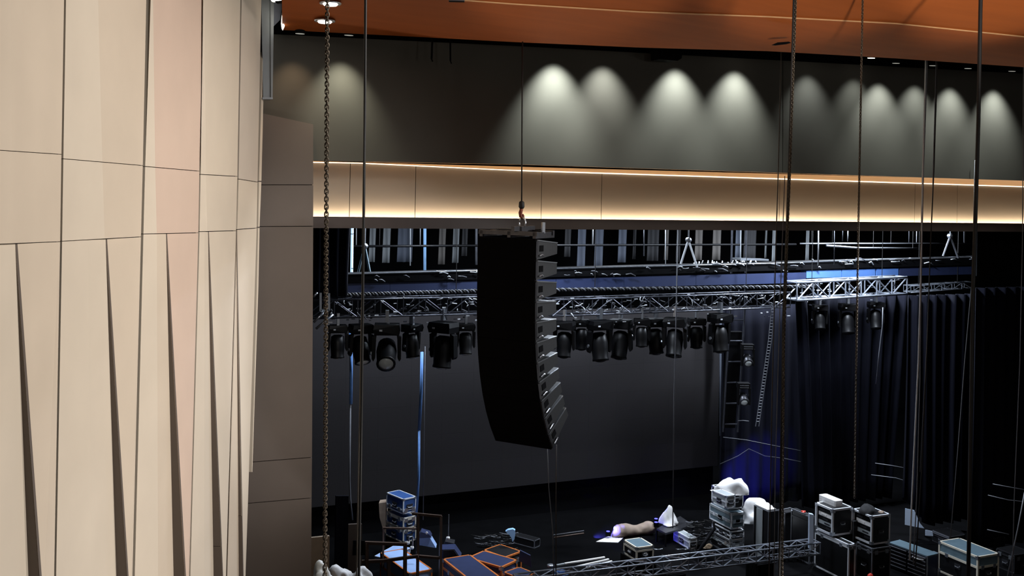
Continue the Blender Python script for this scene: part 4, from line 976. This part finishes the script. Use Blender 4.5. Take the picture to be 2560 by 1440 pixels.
# small stencilled case in the middle
case('small black flight case with silver rim and stencilled marks mid-stage', place(1559, 1591, 1634, 1369, 1404, 27.0, 0), K['caseblack'], K['trimcream'], lid=.28, er=.04, top=K['caseteal'], latches=False,
     mark=(('y', (((-.4, .3), (.4, .3)), ((.4, .3), (.4, -.3)), ((.4, -.3), (-.1, -.3)))), ('x', (((-.4, -.3), (-.4, .3)), ((-.4, .3), (0, -.2)), ((0, -.2), (.3, .3)), ((.3, .3), (.3, -.3))))))
lc2 = place(1559, 1591, 1634, 1369, 1404, 27.0, 0)
tag(MB().box((lc2[0].x, lc2[0].y, lc2[0].z / 2), (lc2[2] * 1.2, lc2[3] * 1.2, lc2[0].z)).build('riser_block', K['black']), 'black block carrying the small stencilled flight case', 'block')
# foreground truss lying on dollies
truss('floor_truss', 'long aluminium truss lying across the stage floor in the foreground', PY(1290, 1458, 22.0), PY(2040, 1366, 22.0), .34, .3, .5, .022, M['trussm'], 'truss', False)
for i, px in enumerate((1450, 1680, 1900)):
    p = PY(px, 1440 - (px - 1430) * .122, 22.0); q = thing('truss_dolly', 'low black dolly under the foreground truss, %s from the left' % ORD[i], 'dolly', (p.x, p.y, 0), 0, 'dollies under the foreground truss')
    hh = p.z - .2
    MB().box((0, 0, hh * .5 + .05), (.5, .5, hh - .1)).build('deck', K['black'], q, local=True)
    for sx in (-1, 1):
        for sy in (-1, 1): MB().lathe([(.06, -.02), (.06, .02)], (sx * .18, sy * .18, .06), (1, 0, 0), 10).build('caster', K['darksteel'], q, local=True)
# white and grey bars beside the truss
for d, a, b, m in (('broad white bar lying left of the small stencilled case', (1412, 1409), (1512, 1393), 'white'), ('thin white bar below the broad white bar', (1440, 1417), (1522, 1398), 'white'), ('pale grey bar lying at the left end of the foreground truss', (1392, 1413), (1440, 1404), 'greypanel'), ('short white bar close to the truss', (1466, 1419), (1530, 1403), 'white')):
    tag(MB().bar(PD(a[0], a[1], 26.2), PD(b[0], b[1], 26.6), .05, .03).build('floor_bar', K[m]), d, 'bar', 'bars lying by the foreground truss')
blob('blue_glove', 'blue cloth lump at the left end of the foreground truss', 'cloth', 1402, 1437, 25.6, .16, .1, .12, K['caseblue'], 15, .2)
g = thing('floor_lamp_head', 'small round chrome lamp on the floor right of the orange-edged cases', 'lamp', PD(1376, 1432, 25.8))
MB().lathe([(.02, 0), (.03, .1), (.08, .14), (.09, .2), (.07, .21)], (0, 0, 0), (0, 0, 1), 14).build('reflector', K['alu'], g, local=True, smooth=True)
MB().box((0, 0, -.02), (.1, .1, .04)).build('foot', K['black'], g, local=True)
# rolled tan cloth, blue-lit
cr_ = thing('cloth_roll', 'long rolled tan cloth with a blue-lit end on the stage floor', 'cloth', PZ(1580, 1338, .02))
pa_, pb_ = PZ(1530, 1344, .0), PZ(1630, 1333, .0); rr_ = [.05, .17, .19, .175, .15, .14, .155, .18, .17]; mb_ = MB(); vs_ = []
for k in range(33):
    u = k / 32; f_ = u * 8; i_ = min(7, int(f_)); r_ = rr_[i_] + (rr_[i_ + 1] - rr_[i_]) * (f_ - i_); c_ = pa_ + (pb_ - pa_) * u
    for a_ in range(20):
        th_ = 2 * math.pi * a_ / 20; q_ = r_ * (1 + .16 * NZ.noise(Vector((u * 9, math.cos(th_) * 1.5, math.sin(th_) * 1.5))))
        vs_.append(c_ + Vector((0, math.cos(th_) * q_ * 1.15, max(-r_ * .98, math.sin(th_) * q_) + r_)))
mb_.add(vs_, [(k * 20 + a_, k * 20 + (a_ + 1) % 20, (k + 1) * 20 + (a_ + 1) % 20, (k + 1) * 20 + a_) for k in range(32) for a_ in range(20)] + [tuple(range(20)), tuple(range(640, 660))])
mb_.build('roll', K['tarp'], cr_, smooth=True)
MB().lathe([(.001, 0), (.12, .0), (.12, .02), (.001, .02)], pa_ + Vector((.12, 0, .19)), (-1, 0, 0), 14).build('core_end', K['white'], cr_)
tag(MB().prism([PZ(x, y, .02) for x, y in ((1490, 1354), (1520, 1341), (1560, 1342), (1545, 1356))], (0, 0, -.015)).build('violet_light_patch', K['white']), 'flat patch of violet light on the floor beside the rolled tan cloth', 'board')  # white sheet standing for the violet pool of light on the floor
tb_ = thing('tray_table', 'dark shallow tray table under the glowing white cover', 'table', PD(1668, 1322, 30.4))
P4 = [PD(1642, 1329, 30.0), PD(1664, 1337, 29.6), PD(1732, 1318, 30.4), PD(1700, 1308, 31.2)]
MB().prism([Vector((p.x, p.y, P4[1].z)) for p in P4], (0, 0, .05)).build('table_top', K['darksteel'], tb_)
for p in P4: MB().bar(Vector((p.x, p.y, 0)), Vector((p.x, p.y, P4[1].z)), .04).build('leg', K['black'], tb_)
blob('white_cover', 'white cloth cover glowing blue on one side on the tray table', 'cover', 1673, 1311, 30.4, .27, .25, .44, K['white'], 22, .22, 0, None, lambda c: Vector((c.x * (1 - .45 * max(0, c.z) / .44), c.y * (1 - .45 * max(0, c.z) / .44), c.z)))
case('dark low case with silver side under the tray table', place(1684, 1724, 1742, 1346, None, 29.4, 0), K['greypanel'], K['trimwhite'], lid=.4, er=.03, latches=False)
# blue floor lights
for px, py, t, d, pw, aim in ((1856, 1290, 31.2, 'blue floor light glowing behind the central case stack', 1500, (.85, 1.0, .45)), (1640, 1311, 30.6, 'blue floor light left of the glowing white cover', 260, (.27, -.30, .32)),
                          (1484, 1352, 30.2, 'small blue floor light far left of the rolled cloth', 350, (.3, .1, .06)), (1520, 1334, 30.2, 'blue floor light at the end of the rolled tan cloth', 120, (.35, -.08, .05)), (1640, 1302, 31.3, 'blue floor light shining up behind the glowing white cover', 14, (.8, 1.0, .3))):
    p = PD(px, py, t); g = thing('blue_floor_light', d, 'stage light', p, -YAW, 'blue floor lights')
    MB().box((0, 0, 0), (.14, .1, .12)).build('housing', K['black'], g, local=True)
    MB().lathe([(.001, .05), (.05, .05), (.05, .06), (.001, .06)], (0, 0, .01), (0, 0, 1), 12).build('lens', K['ledblue'], g, local=True)
    lamp('SPOT', 'blue_lamp', p + Vector((0, 0, .2)), pw, (.10, .10, 1.0), .05, p + Vector(aim), 50 if pw > 1000 else 75, .8)
# cable bundles
def bundle(label, px0, px1, y0, y1, t, n, m1, m2, seed, rng=(8, 26)):
    g = thing('cable_pile', label, 'cables', PD((px0 + px1) / 2, y1, t)); rn = random.Random(seed)
    for k in range(n):
        x = rn.uniform(px0, px1); y = rn.uniform(y0, y1); L = rn.uniform(*rng); a_ = rn.uniform(-.5, .9); pts = []
        for j in range(5): pts.append(PD(x + L * (j - 2) * .5, y + math.sin(a_ + j * .8) * L * .18 + (j - 2) * L * .1 * math.sin(a_), t + rn.uniform(-.2, .2)))
        MB().tube(pts, rn.uniform(.008, .02), 5).build('cable', m1 if rn.random() < .6 else m2, g, smooth=True)
bundle('tangled grey cable pile left of the central case stack', 1728, 1782, 1298, 1352, 29.7, 30, M['cable'], M['cablegrey'], 31)
bundle('dark heap of coiled cables behind the orange-edged cases', 1196, 1280, 1332, 1374, 28.6, 30, M['cable'], M['cablegrey'], 32)
bundle('loose cables and shackles lying on the foreground truss', 1640, 1760, 1372, 1395, 26.4, 14, M['cable'], M['steel'], 33, (5, 14))
bundle('grey loops of cable at the right end of the foreground truss', 1965, 2030, 1362, 1395, 28.7, 16, M['cable'], M['cablegrey'], 34, (5, 16))
hang('boom_pole', 'thick dark boom pole leaning against the central case stack', 'cable', [(1745, 1382), (1768, 1346), (1786, 1322), (1784, 1304)], 28.6, .05, M['darksteel'], None, 8)
blob('tan_glove', 'small tan glove lying under the leaning boom pole', 'glove', 1770, 1370, 29.4, .13, .07, .1, K['ply'], 36, .25)
tag(MB().prism([PD(x, y, 27.8) for x, y in ((1264, 1329), (1270, 1325), (1282, 1323), (1288, 1326), (1288, 1336), (1286, 1348), (1281, 1355), (1279, 1346), (1274, 1338))], FWD * .12).build('plastic_hood', K['fabblue']), 'pale blue plastic hood standing out of the cable heap', 'hood')
case('black case with a pale lower edge behind the cable heap', place(1284, 1336, 1350, 1352, None, 29.2, 30), K['caseblack'], K['cablegrey'], lid=0, er=.02, latches=False, handle=False)
hang('floor_pipe', 'upper of two thin grey pipes on the floor under the screen', 'pipe', [(1382, 1338), (1460, 1327)], 29.5, .016, M['cablegrey'])
hang('floor_pipe', 'lower of two thin grey pipes on the floor under the screen', 'pipe', [(1385, 1344), (1460, 1333)], 29.4, .02, M['railbrown'])

# ---- left group
gO = 'orange-edged cases'
case('orange-edged navy flight case with white latches nearest the bottom edge', place(1106, 1182, 1254, 1457, None, 24.6, 4), K['casenavy'], K['trimorange'], lid=.3, er=.045, group=gO)
case('orange-edged navy flight case behind the nearest orange one', place(1168, 1253, 1293, 1418, None, 25.8, 30), K['casenavy'], K['trimorange'], lid=.3, er=.045, group=gO)
case('low orange-edged case behind the leaning navy lid', place(1208, 1262, 1304, 1393, None, 27.0, 24), K['caseblack'], K['trimorange'], lid=.35, er=.04, group=gO)
case('navy-topped orange-edged case at the bottom edge under the leaning lid', place(1258, 1298, 1338, 1446, None, 25.0, 20), K['casenavy'], K['trimorange'], lid=.3, er=.035, group=gO)
tag(MB().prism([PD(x, y, 25.9) for x, y in ((1300, 1376), (1326, 1389), (1329, 1419), (1297, 1402))], FWD * .06).build('case_lid', K['casenavy']), 'loose navy lid leaning against the orange-edged cases', 'lid')
gB = 'blue cases of the left stack'
SB = 27.6
case('blue flight case with silver rims on top of the left stack', place(966, 1008, 1040, 1248, 1286, SB, 18), K['caseblue'], K['trimwhite'], lid=.75, er=.03, group=gB)
case('blue flight case with cream rim and white tags in the middle of the left stack', place(966, 1008, 1040, 1296, 1324, SB, 18), K['caseblue'], K['trimcream'], lid=.2, er=.035, group=gB)
case('blue flight case lowest in the left stack', place(963, 1008, 1040, 1326, 1358, SB, 18), K['caseblue'], K['trimcream'], lid=.12, er=.03, group=gB)
lq = place(963, 1008, 1040, 1326, 1358, SB, 18)
q = thing('stack_platform', 'dark platform carrying the left stack of blue cases', 'platform', (lq[0].x, lq[0].y, 0), lq[1])
MB().box((0, 0, lq[0].z / 2), (lq[2] * .96, lq[3] * .96, lq[0].z - .01)).build('deck', K['black'], q, local=True)
tag(MB().prism([PD(x, y, 28.2) for x, y in ((947, 1258), (966, 1256), (966, 1340), (956, 1318), (949, 1294))], FWD * .3).build('grey_bundle', K['tarp']), 'grey-green wrapped bundle left of the blue case stack', 'bundle')
case('light blue flat case with dark trim among the brown railings', place(936, 975, 1026, 1398, 1410, 26.3, 40), K['caselight'], K['trimwhite'], lid=0, er=.02, latches=False, handle=False)
case('light blue case with orange lower edge below the brown railing', place(950, 1022, 1080, 1434, None, 24.9, 8), K['caselight'], K['trimorange'], lid=.4, er=.04, latches=False)
wp = thing('wedge_frame', 'blue slanted monitor wedge seen through the brown railing', 'wedge', PD(1068, 1372, 26.9))
MB().prism([PD(x, y, 26.9) for x, y in ((1042, 1344), (1073, 1342), (1090, 1370), (1043, 1362))], FWD * .3).build('panel', K['caselight'], wp)
MB().prism([PD(x, y, 26.85) for x, y in ((1052, 1330), (1073, 1336), (1078, 1344), (1042, 1346))], FWD * .3).build('top', K['casenavy'], wp)
MB().lathe([(.001, 0), (.03, 0), (.03, .03), (.001, .03)], PD(1067, 1332, 26.8), -FWD, 10).build('knob', K['white'], wp)
wp2 = thing('floor_monitor', 'navy wedge floor monitor right of the brown railing', 'loudspeaker', PD(1125, 1394, 26.6))
MB().prism([PD(x, y, 26.6) for x, y in ((1103, 1374), (1136, 1373), (1152, 1396), (1104, 1398))], FWD * .4).build('cabinet', K['casenavy'], wp2)
MB().prism([PD(x, y, 26.55) for x, y in ((1108, 1376), (1134, 1375), (1147, 1394), (1108, 1395))], FWD * .03).build('grille', K['caseblack'], wp2)
tag(MB().prism([PD(x, y, 27.0) for x, y in ((1113, 1354), (1136, 1359), (1130, 1364), (1108, 1368))], FWD * .3).build('monitor_lid', K['darksteel']), 'grey lid standing on the navy wedge monitor', 'lid')
# brown railings
def rail(label, posts, bars, t, wdt=.05):
    g = thing('stair_railing', label, 'railing', PD(posts[0][0], posts[0][2], t))
    for x, y0, y1 in posts: MB().bar(PD(x, y0, t), PD(x - (y1 - y0) * .008, y1, t), wdt).build('post', M['railbrown'], g)
    for a, b in bars: MB().bar(PD(a[0], a[1], t), PD(b[0], b[1], t), wdt * .9).build('bar', M['railbrown'], g)
rail('tall brown tube railing in front of the blue case stack', [(1102, 1290, 1450), (1045, 1285, 1450)], [((1030, 1284), (1104, 1291)), ((1044, 1390), (1100, 1395))], 24.8, .06)
rail('low brown tube railing beside the white sheeting', [(917, 1357, 1450), (1013, 1360, 1450), (972, 1400, 1450)], [((913, 1357), (1017, 1361)), ((884, 1405), (960, 1402)), ((960, 1402), (1046, 1390))], 24.4, .075)
rail('thin dark rail crossing the left case stack', [(958, 1320, 1420)], [((957, 1320), (1043, 1322))], 26.0, .045)
for d, px, y0, y1, t in (('thin white rod right of the blue case stack', 1032, 1342, 1366, 25.6), ('white tap-like handle between blue stack and railing', 1022, 1340, 1354, 25.6), ('slim hanging metal hook right of the brown railing', 1122, 1286, 1342, 26.0)):
    g = thing('small_rod', d, 'rod', PD(px, y1, t))
    MB().tube([PD(px, y0, t), PD(px - 1, y1, t)], .02 if t < 26 else .012, 6).build('shaft', M['alu'], g)
    MB().lathe([(.001, -.04), (.04, -.03), (.05, 0), (.04, .03), (.001, .04)], PD(px - 2, y1 + 3, t), (0, 0, 1), 10).build('tip', M['white'], g, smooth=True)
# plywood flat, taupe flat and white sheeting at bottom left
tag(MB().prism([PY(774, 1345, 19.6), PY(824, 1340, 19.6), PY(822, 1500, 19.6), PY(770, 1500, 19.6)], (0, .06, 0)).build('plywood_flat', K['ply']), 'bare plywood flat standing behind the pier at the bottom left', 'panel')
fl = thing('stage_flat', 'taupe stage flat with a dark square hatch behind the thick cable', 'panel', PY(890, 1500, 22.8))
MB().prism([PY(868, 1312, 22.8), PY(905, 1310, 22.8), PY(905, 1500, 22.8), PY(866, 1500, 22.8)], (0, .08, 0)).build('board', K['taupe'], fl)
MB().prism([PY(884, 1352, 22.75), PY(912, 1352, 22.75), PY(912, 1388, 22.75), PY(883, 1388, 22.75)], (0, .04, 0)).build('hatch', K['black'], fl)
tag(MB().prism([PY(840, 1240, 21.6), PY(872, 1240, 21.6), PY(868, 1500, 21.6), PY(836, 1500, 21.6)], (0, .06, 0)).build('black_flat', K['velvet']), 'narrow black flat between the left chain and the taupe flat', 'panel')
gw = 'white sheeting heaps at the bottom left'
for px, sx_, sz_, sd, d in ((800, .22, .30, 41, 'white sheeting heap under the left chain'), (848, .26, .32, 42, 'white sheeting heap between the chain and the thick cable'), (896, .26, .3, 43, 'white sheeting heap behind the thick cable')):
    blob('white_sheeting', d, 'sheeting', px, 1462, 18.9 if px < 830 else (20.6 if px < 870 else 21.4), sx_, .2, sz_, K['white'], sd, .32, 0, gw)
